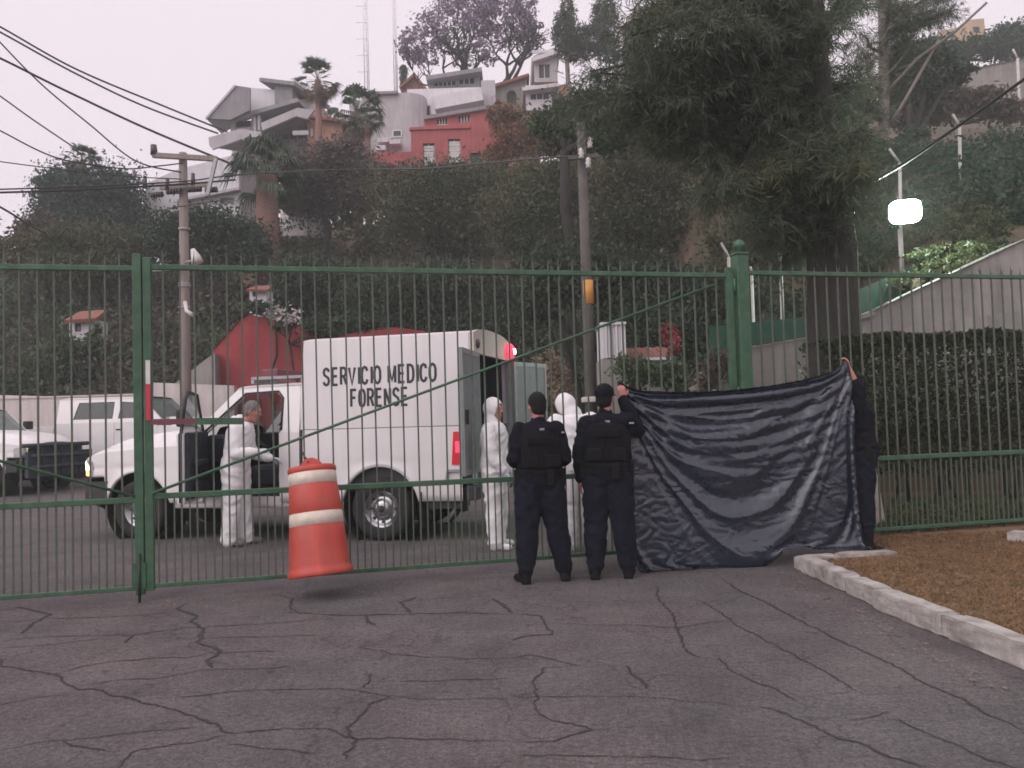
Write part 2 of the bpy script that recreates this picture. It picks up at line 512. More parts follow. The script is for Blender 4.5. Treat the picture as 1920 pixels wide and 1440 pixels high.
# ------------------------------------------------------------------ terrain
def sstep(a, b, x):
    t = min(max((x - a) / (b - a), 0), 1)
    return t * t * (3 - 2 * t)
def hill(x, y, rough=True):
    g = float(np.interp(y, [0, 17, 26, 30, 47, 60, 80, 140], [0, 0, .45, 2.3, 14.3, 17, 21, 24]))
    fx = float(np.interp(x, [-60, -25, -12, 0, 20, 60], [.5, .66, .86, 1, 1.12, 1.25]))
    z = g * (1 + (fx - 1) * sstep(24, 34, y))
    if y > 13.9:
        r = 2.6 + .35 * min(max(x - 6, 0), 4) + .41 * (y - 14)
        r = min(r, 22 + .1 * y)
        z = max(z, z + (r - z) * sstep(4.5, 8.5, x) * sstep(13.9, 14.6, y))
    if rough and z > 1.5:
        z += .5 * noise.noise(Vector((x * .21, y * .21, 3))) * min(1, (z - 1.5) / 3)
    return z
def ground_sheet():
    xs = np.concatenate([np.linspace(-110, -42, 12), np.linspace(-40, 40, 81), np.linspace(42, 110, 12)])
    ys = np.concatenate([np.linspace(-30, 12, 10), np.linspace(13, 62, 70), np.linspace(64, 120, 20)])
    v = [(x, y, hill(x, y) - (.03 if y < 30 else 0)) for y in ys for x in xs]
    n = len(xs)
    f = [(j * n + i, j * n + i + 1, (j + 1) * n + i + 1, (j + 1) * n + i) for j in range(len(ys) - 1) for i in range(n - 1)]
    o = MB().add(v, f, True).build('ground', MT['hillsoil'])
    return tag(o, 'earthy hillside and ground below the houses', kind='structure')
ground_sheet()
road = tag(MB().grid(lambda u, v: (-45 + 90 * u, -14 + 40 * v, hill(0, -14 + 40 * v, False)), 30, 40).build('road', MT['asphalt']), 'cracked grey asphalt driveway', kind='structure')

# the cracks of the driveway, each a ragged gap laid where it runs
def crk(pts, w, seed, crop):
    rng = random.Random(seed)
    q = []
    for (a, b) in pts:
        p = gp(a / 2, 1060 + b / 2) if crop == 7 else gp(960 + a / 2, 1000 + b / 2)
        q.append(p)
    L, Rr = [], []
    for i in range(len(q) - 1):
        d = q[i + 1] - q[i]
        n = max(2, int(d.length / 0.02))
        s = Vector((-d.y, d.x, 0)).normalized()
        for k in range(n + (1 if i == len(q) - 2 else 0)):
            t = k / n
            p = q[i] + d * t
            e = 1.0
            prog = (i + t) / (len(q) - 1)
            e = min(1, prog * 9 + .25, (1 - prog) * 9 + .25)
            j = noise.noise(Vector((p.x * 7, p.y * 7, seed))) * .024 + noise.noise(Vector((p.x * 26, p.y * 26, seed))) * .015 + noise.noise(Vector((p.x * 70, p.y * 70, seed))) * .006
            ww = .8 * w * e * (.55 + .9 * abs(noise.noise(Vector((p.x * 5, p.y * 5, seed + 9)))) + .25 * rng.random())
            c = p + s * j
            L.append((c.x + s.x * ww / 2, c.y + s.y * ww / 2, .004 + hill(0, c.y, False)))
            Rr.append((c.x - s.x * ww / 2, c.y - s.y * ww / 2, .004 + hill(0, c.y, False)))
    n = len(L)
    MB().add(L + Rr, [(k, k + 1, n + k + 1, n + k) for k in range(n - 1)]).build('crack', MT['crack'], road)
C7 = [
    (.022, [(0, 345), (20, 380), (100, 395), (210, 408), (235, 440), (290, 465), (370, 465), (430, 490), (560, 520), (700, 560), (790, 595), (845, 625), (880, 632)]),
    (.011, [(880, 632), (950, 625), (1100, 612), (1240, 615), (1300, 640), (1340, 650), (1500, 650), (1700, 655), (1920, 660)]),
    (.013, [(845, 640), (760, 660), (600, 680), (510, 700), (470, 730), (430, 762)]),
    (.010, [(0, 695), (130, 670), (240, 660), (400, 640), (620, 618), (760, 605)]),
    (.010, [(0, 525), (120, 500), (270, 485)]),
    (.014, [(210, 408), (310, 380), (420, 362), (560, 350), (700, 345), (800, 330), (930, 325), (1075, 320)]),
    (.012, [(310, 450), (450, 430), (600, 420), (760, 395), (870, 390), (1000, 390), (1100, 380)]),
    (.012, [(650, 500), (800, 485), (930, 470), (1100, 468), (1280, 465), (1400, 480), (1470, 492)]),
    (.016, [(1390, 405), (1385, 440), (1360, 462)]),
    (.020, [(1470, 492), (1390, 525), (1350, 570), (1305, 610), (1300, 640), (1335, 655), (1330, 685), (1290, 710), (1300, 732)]),
    (.010, [(1470, 492), (1600, 505), (1750, 500), (1920, 498)]),
    (.042, [(700, 145), (660, 165), (740, 190), (715, 215), (765, 240), (745, 290), (800, 310), (835, 320), (775, 360), (800, 385)]),
    (.014, [(0, 285), (150, 270), (300, 265), (500, 262), (700, 235), (900, 225), (1050, 215), (1200, 205)]),
    (.013, [(765, 275), (900, 270), (1050, 268), (1200, 262)]),
    (.030, [(60, 155), (190, 185), (110, 225), (75, 260)]),
    (.020, [(1020, 110), (1100, 125), (1085, 160), (1120, 180), (1300, 190), (1500, 185), (1700, 178), (1920, 185)]),
    (.040, [(1560, 120), (1500, 140), (1540, 180)]),
    (.040, [(1840, 125), (1880, 145), (1920, 180)]),
    (.012, [(1460, 290), (1345, 305), (1450, 330), (1600, 345), (1750, 350), (1920, 350)]),
    (.015, [(0, 215), (200, 200), (400, 195), (640, 180)]),
    (.010, [(860, 675), (1000, 685), (1200, 710)]),
    (.012, [(0, 310), (200, 298), (420, 270)]),
    (.014, [(230, 660), (280, 680), (400, 695)]),
    (.03, [(500, 262), (470, 290)]), (.03, [(1370, 190), (1385, 215), (1410, 225)]),
    (.012, [(1500, 437), (1700, 432), (1920, 425)])]
C8 = [
    (.022, [(790, 170), (840, 210), (920, 245), (1000, 285), (1100, 340), (1180, 375), (1290, 430), (1420, 490), (1560, 565), (1680, 620), (1800, 685), (1920, 740)]),
    (.016, [(700, 250), (790, 300), (850, 350), (950, 400), (1060, 460), (1200, 535), (1330, 605)]),
    (.016, [(770, 465), (820, 520), (900, 555), (1000, 590), (1060, 630)]),
    (.020, [(920, 655), (1040, 680), (1130, 725), (1230, 775), (1330, 800), (1420, 840), (1560, 885)]),
    (.024, [(540, 200), (550, 250), (600, 300), (620, 355), (640, 400), (650, 445), (710, 468)]),
    (.012, [(150, 340), (300, 345), (450, 345), (620, 355), (700, 340), (830, 325)]),
    (.014, [(240, 495), (120, 505), (80, 560), (90, 620), (75, 640), (100, 680), (150, 705), (230, 715), (300, 738), (240, 755), (160, 780), (0, 785)]),
    (.020, [(430, 495), (470, 540), (510, 585)]),
    (.010, [(80, 615), (300, 612), (500, 615), (700, 635), (850, 645)]),
    (.014, [(0, 470), (70, 455), (150, 475), (250, 497)]),
    (.022, [(0, 305), (110, 310), (130, 350), (150, 380), (60, 385), (0, 400)]),
    (.014, [(1430, 690), (1530, 735), (1600, 775), (1700, 810), (1800, 855), (1900, 890)]),
    (.010, [(0, 835), (200, 835), (400, 838), (600, 845), (850, 855)]),
    (.010, [(1260, 705), (1360, 685), (1430, 675)])]
for i, (w, p) in enumerate(C7): crk(p, w, i + 1, 7)
for i, (w, p) in enumerate(C8): crk(p, w, i + 60, 8)

# lawn behind a kerb of whitewashed concrete blocks
LZ = .10
lawn_poly = [(2.98, 1.5), (2.86, 4.6), (2.72, 6.3), (2.70, 7.66), (3.1, 7.85), (3.65, 8.02), (3.7, 9.2), (4.9, 13.7), (16, 13.7), (16, 1.5)]
lawn = MB().prism(lawn_poly, lambda a, b, s: (a, b, LZ if s else 0.003)).build('lawn', MT['soil'])
tag(lawn, 'dry brown lawn behind the kerb', kind='structure')
kerb = tag(empty('kerb', (2.7, 6, 0)), 'low whitewashed kerb edging the dry lawn', kind='structure')
def kerb_block(p, q, w=.15, h=.15, seed=0):
    p, q = Vector((p[0], p[1], 0)), Vector((q[0], q[1], 0))
    d = (q - p); L = d.length; d.normalize()
    s = Vector((d.y, -d.x, 0))
    mb = MB()
    bm = bmesh.new()
    bmesh.ops.create_cube(bm, size=1)
    bmesh.ops.bevel(bm, geom=bm.edges[:], offset=.06, segments=2, affect='EDGES')
    bmesh.ops.subdivide_edges(bm, edges=[e for e in bm.edges if e.calc_length() > .3], cuts=7, use_grid_fill=True)
    for v in bm.verts:
        c = v.co
        a, b, z = (c.x + .5) * L, (c.y + .5) * w, (c.z + .5) * h
        P = p + d * a + s * b + Vector((0, 0, z))
        P += Vector(noise.noise_vector(P * 9 + Vector((seed, 0, 0)))) * .010 + Vector(noise.noise_vector(P * 30)) * .005
        v.co = P - Vector(kerb.location)
    me = bpy.data.meshes.new('kerb_block')
    bm.to_mesh(me); bm.free()
    me.materials.append(MT['kerbpaint'])
    link('kerb_block', me, kerb)
kx = lambda y: float(np.interp(y, [2, 4.67, 6.35, 7.8], [3.05, 2.84, 2.63, 2.57]))
ye = [1.9, 2.8, 3.7, 4.55, 5.45, 6.27]
for i in range(5): kerb_block((kx(ye[i]), ye[i]), (kx(ye[i + 1] - .012), ye[i + 1] - .012), seed=i)
ye = [6.29, 6.82, 7.3, 7.76]
for i in range(3): kerb_block((kx(ye[i]) + .05, ye[i]), (kx(ye[i + 1] - .012) + .05, ye[i + 1] - .012), h=.14, seed=i + 8)
for i, (a, b) in enumerate([((2.62, 7.9), (3.02, 7.98)), ((3.05, 7.99), (3.6, 8.10)), ((5.12, 8.62), (5.40, 8.32)), ((5.41, 8.30), (5.9, 7.98)), ((5.92, 7.97), (6.7, 7.8))]):
    kerb_block(a, b, h=.13 if i < 2 else .2, seed=20 + i)

# ------------------------------------------------------------------ foliage helpers
def leaf_mesh(name, P, size, rng, mat, aspect=.45, axis=None, spread=1.0, svar=.4):
    """one small pointed leaf at each point of P; axis: direction the leaf hangs along, spread: how far it strays"""
    n = len(P)
    t = rng.normal(size=(n, 3)) * spread
    if axis is not None: t = t + np.asarray(axis)
    t /= np.linalg.norm(t, axis=1, keepdims=True) + 1e-9
    b = np.cross(t, rng.normal(size=(n, 3)))
    b /= np.linalg.norm(b, axis=1, keepdims=True) + 1e-9
    s = (size * (1 - svar + 2 * svar * rng.random((n, 1))))
    nn = np.cross(t, b)
    v = np.empty((n, 4, 3))
    v[:, 0] = P - t * s * .5
    v[:, 1] = P + b * s * aspect * .5 + nn * s * .08
    v[:, 2] = P + t * s * .5
    v[:, 3] = P - b * s * aspect * .5 + nn * s * .08
    return quads(name, v.reshape(-1, 3), mat)
def quads(name, v, mat):
    n = len(v) // 4
    me = bpy.data.meshes.new(name)
    me.vertices.add(4 * n)
    me.vertices.foreach_set('co', v.astype(np.float32).ravel())
    me.loops.add(4 * n)
    me.loops.foreach_set('vertex_index', np.arange(4 * n, dtype=np.int32))
    me.polygons.add(n)
    me.polygons.foreach_set('loop_start', np.arange(0, 4 * n, 4, dtype=np.int32))
    me.polygons.foreach_set('loop_total', np.full(n, 4, dtype=np.int32))
    me.update(calc_edges=True)
    me.materials.append(mat)
    return me
def clumps(blobs, n, rng, per=45, spread=.28, lo=.45):
    """points in clumps spread through ellipsoids (x, y, z, rx, ry, rz)"""
    vol = np.array([b[3] * b[4] * b[5] for b in blobs]) ** (2 / 3)
    vol = vol / vol.sum()
    out = []
    for b, w in zip(blobs, vol):
        m = max(3, int(n * w / per))
        d = rng.normal(size=(m, 3))
        d /= np.linalg.norm(d, axis=1, keepdims=True)
        r = lo + (1.02 - lo) * rng.random((m, 1)) ** .6
        c = d * r
        k = int(n * w / m)
        p = np.repeat(c, k, axis=0)
        p = p + rng.normal(size=p.shape) * spread * np.repeat(.6 + .8 * rng.random((m, 1)), k, axis=0)
        out.append(p * np.array(b[3:6]) + np.array(b[0:3]))
    return np.concatenate(out)
def limb(mb, p, q, r0, r1, rng, k=5, wob=.06):
    p, q = Vector(p), Vector(q)
    L = (q - p).length
    pts, rs = [], []
    for i in range(k + 1):
        t = i / k
        w = math.sin(PI * t) * wob * L
        pts.append(p.lerp(q, t) + Vector((rng.normal() * w, rng.normal() * w, rng.normal() * w * .5)))
        rs.append(r0 + (r1 - r0) * t)
    mb.tube(pts, rs, 7)
    return pts
LM = dict(
    dark=leafmat('dark green leaves', (0.038, 0.060, 0.038), (0.056, 0.080, 0.048), (0.085, 0.105, 0.065)),
    mid=leafmat('mid green leaves', (0.051, 0.087, 0.043), (0.080, 0.109, 0.055), (0.116, 0.131, 0.080)),
    brown=leafmat('olive brown leaves', (0.072, 0.092, 0.045), (0.105, 0.102, 0.056), (0.145, 0.132, 0.078), scale=.35),
    rust=leafmat('rust leaves', (0.189, 0.075, 0.043), (0.131, 0.094, 0.051), (0.275, 0.123, 0.072), scale=.5),
    lilac=leafmat('lilac blossom', (0.290, 0.217, 0.304), (0.225, 0.181, 0.239), (0.392, 0.290, 0.392), scale=.5),
    pine=leafmat('pine needles', (0.055, 0.080, 0.052), (0.085, 0.105, 0.070), (0.13, 0.13, 0.09), scale=1.1),
    palm=leafmat('palm fronds', (0.058, 0.090, 0.061), (0.087, 0.116, 0.075), (0.123, 0.138, 0.094)),
    deadpalm=leafmat('dead palm fronds', (0.189, 0.138, 0.102), (0.246, 0.181, 0.138), (0.319, 0.232, 0.174)),
    blue=leafmat('blue green leaves', (0.043, 0.067, 0.064), (0.065, 0.090, 0.075), (0.102, 0.123, 0.102)),
    hedge=leafmat('hedge leaves', (0.028, 0.040, 0.021), (0.044, 0.050, 0.026), (0.066, 0.066, 0.036), scale=1.2),
    ivy=leafmat('ivy leaves', (0.036, 0.062, 0.040), (0.050, 0.080, 0.050), (0.08, 0.105, 0.07), scale=1.0),
    drygrass=leafmat('dry grass', (0.25, 0.150, 0.075), (0.19, 0.118, 0.062), (0.33, 0.21, 0.12), scale=1.5),
    weeds=leafmat('weeds', (0.051, 0.080, 0.032), (0.087, 0.094, 0.043), (0.131, 0.123, 0.065), scale=1.5),
    flower=leafmat('pale flowers', (0.55, 0.5, 0.48), (0.62, 0.56, 0.54), (0.66, 0.6, 0.58)),
    redflower=leafmat('red flowers', (0.26, 0.035, 0.05), (0.30, 0.07, 0.08), (0.34, 0.11, 0.11)),
)
def shade_tree(name, label, foot, blobs, mat, n, leaf, seed, bark='bark', r0=.22, group=None, cat='tree', per=45, spread=.28, aspect=.5, trunk_top=None, twig=True):
    """blobs in metres relative to the foot"""
    rng = np.random.default_rng(seed)
    root = empty(name, foot, 0, label, cat, group)
    P = clumps(blobs, n, rng, per, spread)
    link('crown', leaf_mesh('crown', P, leaf, rng, LM[mat], aspect), root)
    mb = MB()
    top = trunk_top or (blobs[0][0] * .4, blobs[0][1] * .4, max(.6, min(b[2] - b[5] * .5 for b in blobs)))
    limb(mb, (0, 0, -.5), top, r0, r0 * .7, rng, 5, .03)
    if twig:
        for b in blobs:
            pts = limb(mb, top, b[0:3], r0 * .55, r0 * .2, rng, 5, .08)
            for j in range(4):
                d = rng.normal(size=3); d /= np.linalg.norm(d)
                e = np.array(b[0:3]) + d * np.array(b[3:6]) * .85
                limb(mb, pts[3 + (j % 2)], e, r0 * .2, r0 * .05, rng, 4, .1)
    mb.build('trunk', MT[bark], root)
    return root
# ------------------------------------------------------------------ the green gate and the fence beside it
GA = math.atan2(.249, 1)
G0 = Vector((0, 8.115, 0))
GD = Vector((math.cos(GA), math.sin(GA), 0))
def gs(s, z=0, off=0):
    return G0 + GD * s + Vector((-GD.y, GD.x, 0)) * off + Vector((0, 0, z))
def bar_mesh(name, z0, z1, w, spike, barb, seed):
    mb = MB()
    rng = random.Random(seed)
    if spike:
        zt = z1
        mb.bar((0, 0, z0), (0, 0, zt - .10), w, w, (0, 1, 0))
        jx = rng.uniform(-.006, .006)
        v = [(-w / 2, -w / 2, zt - .0998), (w / 2, -w / 2, zt - .0998), (w / 2, w / 2, zt - .0998), (-w / 2, w / 2, zt - .0998), (jx, 0, zt)]
        mb.add(v, [(0, 1, 4), (1, 2, 4), (2, 3, 4), (3, 0, 4), (3, 2, 1, 0)])
        if barb:
            s = barb
            mb.tube([(s * .004, 0, zt - .10), (s * .022, 0, zt - .075), (s * .034, 0, zt - .035)], [.006, .005, .002], 5)
    else:
        mb.bar((0, 0, z0), (0, 0, z1), w, w, (0, 1, 0))
    return mb.mesh(name, MT['greenbar'])
LONG = [bar_mesh('bar', .14, 3.10 + d, .0145, True, b, i) for i, (d, b) in enumerate([(0, 0), (.015, 1), (-.02, 0), (.01, -1), (-.01, 1)])]
SHORT = bar_mesh('short_bar', .14, .885, .012, False, 0, 3)
def rails(root, s0, s1, z_bot=.13, z_mid=.91, z_top=2.945, x0=0):
    for nm, z, h in (('top_rail', z_top, .048), ('middle_rail', z_mid, .05), ('bottom_rail', z_bot, .038)):
        mb = MB().bar((s0 - x0, 0, z), (s1 - x0, 0, z), .045, h)
        bevel(mb.build(nm, MT['green'], root), .006)
def bars(root, s0, s1, step, x0, rng):
    n = int(round((s1 - s0) / step))
    st = (s1 - s0) / n
    for i in range(1, n):
        o = link('bar', LONG[rng.randrange(5)], root, (s0 + i * st - x0 + rng.uniform(-.004, .004), 0, rng.uniform(-.012, .012)))
        o.rotation_euler = (0, rng.uniform(-.004, .004), 0)
    for i in range(n):
        link('short_bar', SHORT, root, (s0 + (i + .5) * st - x0 + rng.uniform(-.004, .004), 0, 0))
rg = random.Random(4)
# right leaf
gate = empty('gate_leaf', gs(-3.318), GA, 'wide green barred gate leaf in front of the white forensic truck', 'gate', 'green gate leaves')
X0 = -3.318
rails(gate, -3.285, 2.36, x0=X0)
bars(gate, -3.318, 2.38, .1325, X0, rg)
bevel(MB().box(-.034, .034, -.034, .034, .09, 3.03).build('stile', MT['green'], gate), .006)
bevel(MB().box(2.36 - X0, 2.43 - X0, -.03, .03, .09, 3.03).build('stile', MT['green'], gate), .006)
MB().tube([(.03, -.04, .94), (2.20 - X0, -.04, 2.84)], .013, 8).build('brace_rod', MT['green'], gate)
MB().bar((.03, -.05, 1.565), (.40, -.05, 1.56), .03, .05).build('latch_bar', MT['maroon'], gate)
MB().bar((.40, -.05, 1.56), (.80, -.05, 1.55), .034, .06).build('latch_sleeve', MT['green'], gate)
MB().box(-.015, .022, -.043, -.035, 1.90, 2.11).build('reflector_strip', MT['whitepaint'], gate)
MB().box(-.015, .022, -.043, -.035, 1.58, 1.898).build('reflector_strip', MT['redpaint'], gate)
# left leaf
gl = empty('gate_leaf', gs(-3.40), GA, 'green barred gate leaf at the left edge in front of the parked pickup', 'gate', 'green gate leaves')
X1 = -3.40
rails(gl, -9.0, -3.43, z_bot=.12, z_mid=.885, z_top=2.93, x0=X1)
bars(gl, -9.0, -3.40, .1325, X1, rg)
bevel(MB().box(-.037, .037, -.037, .037, .06, 3.06).build('stile', MT['green'], gl), .006)
MB().tube([(-.03, -.035, .92), (-5.6, -.035, 2.78)], .013, 8).build('brace_rod', MT['green'], gl)
MB().tube([(.0, -.05, -.0), (.0, -.05, .42)], .012, 8).build('drop_bolt', MT['darkmetal'], gl)
MB().box(-.05, .05, -.045, -.037, .12, .34).build('bolt_plate', MT['green'], gl)
# post with a ball
post = empty('gate_post', gs(2.53), GA, 'thick green gate post topped by a ball', 'gate post')
bevel(MB().box(-.07, .07, -.07, .07, 0, 3.16).build('shaft', MT['green'], post), .012)
bevel(MB().box(-.078, .078, -.078, .078, 3.16, 3.185).build('cap', MT['green'], post), .008)
MB().lathe([(.001, 3.19), (.03, 3.19), (.022, 3.215), (.05, 3.235), (.062, 3.27), (.05, 3.305), (.02, 3.328), (.001, 3.33)], 16).build('ball_finial', MT['green'], post)
for z in (.45, 1.6, 2.75):
    MB().tube([(-.085, -.03, z), (-.085, -.03, z + .16)], .016, 8).build('hinge', MT['green'], post)
# fence to the right
fence = empty('bar_fence', gs(2.61), GA, 'green barred fence running right of the ball-topped post', 'fence')
rails(fence, 2.60, 8.6, z_bot=.17, z_mid=.945, z_top=2.975, x0=2.61)
bars(fence, 2.61, 8.6, .135, 2.61, rg)

# ------------------------------------------------------------------ orange traffic drum tied to the gate
def drum():
    c = at(602, 1079, 7.24)
    root = empty('traffic_drum', c, 0, 'dented orange traffic drum with two pale bands tied to the gate', 'traffic drum')
    root.rotation_euler = (R(-9), R(-5.4), R(4))
    root.scale = (.96, .96, .95)
    prof = [(.262, .0), (.285, .0), (.292, .012), (.292, .05), (.276, .062), (.272, .10), (.266, .30), (.262, .44), (.258, .452), (.2575, .575), (.2635, .585), (.2585, .70), (.253, .818), (.247, .828), (.246, .945), (.253, .952), (.253, .985), (.243, 1.0), (.12, 1.012), (.001, 1.014)]
    def dent(p):
        k = noise.noise(Vector((p.x * 3.1, p.y * 3.1, p.z * 2.2 + 5))) * .012
        q = p.copy()
        q.x *= 1 - .13 * p.z; q.y *= 1 - .13 * p.z
        rr = math.hypot(p.x, p.y)
        if rr > .05:
            q.x += p.x / rr * k; q.y += p.y / rr * k
        return q
    class D:
        def __matmul__(s, p): return dent(p)
    MB().lathe(prof, 40, D()).build('body', MT['orange'], root)
    for a, b, r in ((.455, .572, .2592), (.83, .943, .2478)):
        MB().lathe([(r - .003, a), (r + .002, a + .002), (r + .0015, b - .002), (r - .003, b)], 40, D()).build('reflective_band', MT['sheeting'], root)
    MB().lathe([(.245, .004), (.20, .10), (.001, .12)], 24).build('inner_shadow_cup', MT['orange'], root).name = 'base_hollow'
    hb = MB()
    hb.grid(lambda u, v: (-.10 + .20 * u, -.035 + .07 * v, 1.008 + .075 * max(0, math.sin(PI * u)) ** .6), 14, 2)
    hb.grid(lambda u, v: (-.10 + .20 * u, -.035, 1.005 + .078 * max(0, math.sin(PI * u)) ** .6 * v), 14, 2)
    hb.grid(lambda u, v: (-.10 + .20 * u, .035, 1.005 + .078 * max(0, math.sin(PI * u)) ** .6 * v), 14, 2)
    hb.build('handle', MT['orange'], root)
    M_ = Matrix.Rotation(PI / 2, 4, 'X')
    MB().tube([(-.02, -.04, 1.045), (-.04, .06, 1.08), (-.08, .12, 1.12), (-.10, .17, 1.17)], .009, 6).build('tie_wire', MT['darkmetal'], root)
drum()

# ------------------------------------------------------------------ utility poles and cables
def px_tube(mb, pts, r, n=8):
    mb.tube([at(*p) for p in pts], r, n)
def pole_left():
    Y = 24.0
    b = at(349, 760, Y); b.z = hill(b.x, b.y) - .1
    t = at(343, 287, Y)
    root = empty('utility_pole', b, 0, 'weathered timber utility pole with a crossarm left of the red wall', 'utility pole')
    MB().tube([b, b.lerp(t, .5), t], [.165, .145, .115], 14).build('shaft', MT['wood'], root, True)
    bevel(MB().bar(at(286, 291, Y - .2), at(407, 298, Y - .2), .12, .15).build('crossarm', MT['wood'], root, True), .015)
    MB().tube([at(289, 290, Y - .2), at(288, 272, Y - .2)], [.11, .09], 8).build('fuse_cutout', MT['insul'], root, True)
    MB().bar(at(405, 297, Y - .35), at(389, 366, Y - .35), .09, .10).build('hanging_switch_arm', MT['greymetal'], root, True)
    for (a, bb, y) in ((312, 340, 360), (352, 378, 356), (385, 407, 357), (283, 305, 366)):
        mb = MB()
        p, q = at(a, y, Y - .2), at(bb, y - 2, Y - .2)
        for k in range(5):
            c = p.lerp(q, (k + .5) / 5)
            mb.tube([c - Vector((.03, 0, 0)), c + Vector((.03, 0, 0))], .085, 8)
        mb.tube([p, q], .025, 6)
        mb.build('insulator_string', MT['insul'], root, True)
    MB().bar(at(300, 353, Y - .2), at(392, 347, Y - .2), .07, .09).build('lower_arm', MT['wood'], root, True)
    for (x, y) in ((362, 335), (314, 345), (272, 340)):
        MB().tube([at(x, y + 12, Y - .2), at(x, y - 10, Y - .2)], [.07, .05], 8).build('pin_insulator', MT['insul'], root, True)
    MB().tube([at(346, 492, Y - .15), at(356, 490, Y - .6), at(366, 486, Y - 1)], .03, 6).build('lamp_arm', MT['greymetal'], root, True)
    MB().tube([at(361, 467, Y - 1), at(367, 482, Y - 1), at(370, 493, Y - 1)], [.06, .14, .18], 8).build('lamp_head', MT['whitepaint'], root, True)
    MB().tube([at(286, 505, Y - .3), at(345, 502, Y - .3)], .065, 8).build('conduit_arm', MT['whitepaint'], root, True)
    MB().tube([at(347, 566, Y - .22), at(350, 583, Y - .3), at(361, 590, Y - .4)], .06, 8).build('meter_bracket', MT['whitepaint'], root, True)
    for y in (533, 537, 577, 430):
        p = at(346, y, Y)
        MB().tube([p - Vector((0, 0, .03)), p + Vector((0, 0, .03))], .168, 14).build('steel_band', MT['greymetal'], root, True)
pole_left()
def pole_mid():
    Y = 20.0
    b = at(1109, 775, Y); b.z = hill(b.x, b.y) - .1
    t = at(1089, 232, Y)
    root = empty('utility_pole', b, 0, 'grey utility pole with a yellow band behind the tarpaulin', 'utility pole')
    MB().tube([b, b.lerp(t, .5), t], [.145, .13, .105], 14).build('shaft', MT['woodgrey'], root, True)
    p, q = at(1103, 570, Y), at(1101, 526, Y)
    MB().tube([p, q], .143, 14).build('yellow_band', MT['yellow'], root, True)
    MB().bar(at(1066, 296, Y - .2), at(1122, 292, Y - .2), .08, .10).build('crossarm', MT['woodgrey'], root, True)
    for (x, y) in ((1090, 288), (1106, 268), (1103, 306)):
        MB().lathe([(.02, -.12), (.07, -.1), (.045, -.04), (.075, 0), (.05, .06), (.07, .1), (.02, .14)], 10, Matrix.Translation(at(x, y, Y - .3))).build('insulator', MT['whitepaint'], root, True)
    c = at(1107, 752, Y - .05)
    bevel(MB().box(c.x - .2, c.x + .2, c.y - .25, c.y + .25, c.z - .03, c.z + .10).build('painted_collar', MT['whitepaint'], root, True), .02)
pole_mid()
def wire(label, pts, r=1.6):
    q = [at(*p) for p in pts]
    # smooth curve through the points
    out = []
    for i in range(len(q) - 1):
        p0, p1, p2, p3 = q[max(i - 1, 0)], q[i], q[i + 1], q[min(i + 2, len(q) - 1)]
        for k in range(8):
            t = k / 8
            out.append(.5 * ((2 * p1) + (p2 - p0) * t + (2 * p0 - 5 * p1 + 4 * p2 - p3) * t * t + (3 * p1 - p0 - 3 * p2 + p3) * t ** 3))
    out.append(q[-1])
    o = MB().tube(out, [r * p.y / FPX for p in out], 6).build('overhead_cable', MT['wire'], base=True)
    tag(o, label, 'cable', 'overhead cables')
wire('topmost of the two parallel cables running down to the angular grey house', [(-80, 8, 20), (0, 50, 22), (150, 133, 30), (300, 196, 40), (425, 247, 54)], 1.8)
wire('lower of the two parallel cables running down to the angular grey house', [(-80, 20, 20), (0, 60, 22), (150, 142, 30), (280, 203, 40), (408, 250, 54)], 1.8)
wire('thick cable crossing from the left edge to the shaggy palm', [(-80, 75, 19), (0, 109, 20), (140, 178, 26), (300, 252, 36), (470, 322, 50)], 2.2)
wire('cable sagging steeply across the others towards the timber pole', [(-60, 10, 17), (0, 79, 18), (80, 160, 20), (170, 235, 22), (255, 302, 23), (340, 323, 23.8)], 1.4)
wire('thin cable dropping into the bushy dark tree at left', [(-60, 140, 17), (0, 180, 19), (70, 230, 26), (140, 277, 40)], 1.4)
wire('cable sagging from the left edge up to the timber crossarm', [(-60, 215, 17), (0, 245, 18), (110, 297, 20), (230, 316, 22), (290, 312, 23), (342, 306, 23.8)], 1.4)
wire('faint cable low in the sky above the bushy dark tree', [(-60, 296, 17), (0, 303, 18), (100, 316, 20), (230, 330, 22), (340, 336, 23.8)], 1.1)
wire('upper of the two level cables through the timber pole', [(-80, 358, 18), (0, 355, 19), (150, 350, 21), (345, 340, 23.7), (470, 326, 30), (700, 316, 40)], 1.6)
wire('lower of the two level cables through the timber pole', [(-80, 364, 18), (0, 361, 19), (150, 356, 21), (345, 345, 23.7), (440, 337, 28)], 2.2)
wire('cable at the far left dropping behind the bare brown shrub', [(-60, 360, 18), (0, 388, 20), (60, 424, 30), (90, 440, 38)], 2.0)
wire('cable linking the hillside to the pole with the yellow band', [(690, 318, 36), (800, 316, 31), (900, 307, 27), (1000, 298, 22), (1080, 292, 20)], 1.6)
wire('slack cable below the level ones left of the shaggy palm', [(262, 402, 24), (300, 395, 23.9), (345, 386, 23.8), (440, 372, 30)], 1.1)
wire('thick guy cable slanting up to the right edge above the floodlight', [(1640, 338, 15), (1700, 303, 14.2), (1800, 234, 13.0), (1925, 145, 11.8), (2000, 90, 11.2)], 3.2)
wire('thin wire looping from the guy cable down to the big trunk', [(1645, 332, 15), (1622, 352, 15), (1604, 374, 15.2), (1601, 400, 15.4)], 1.3)

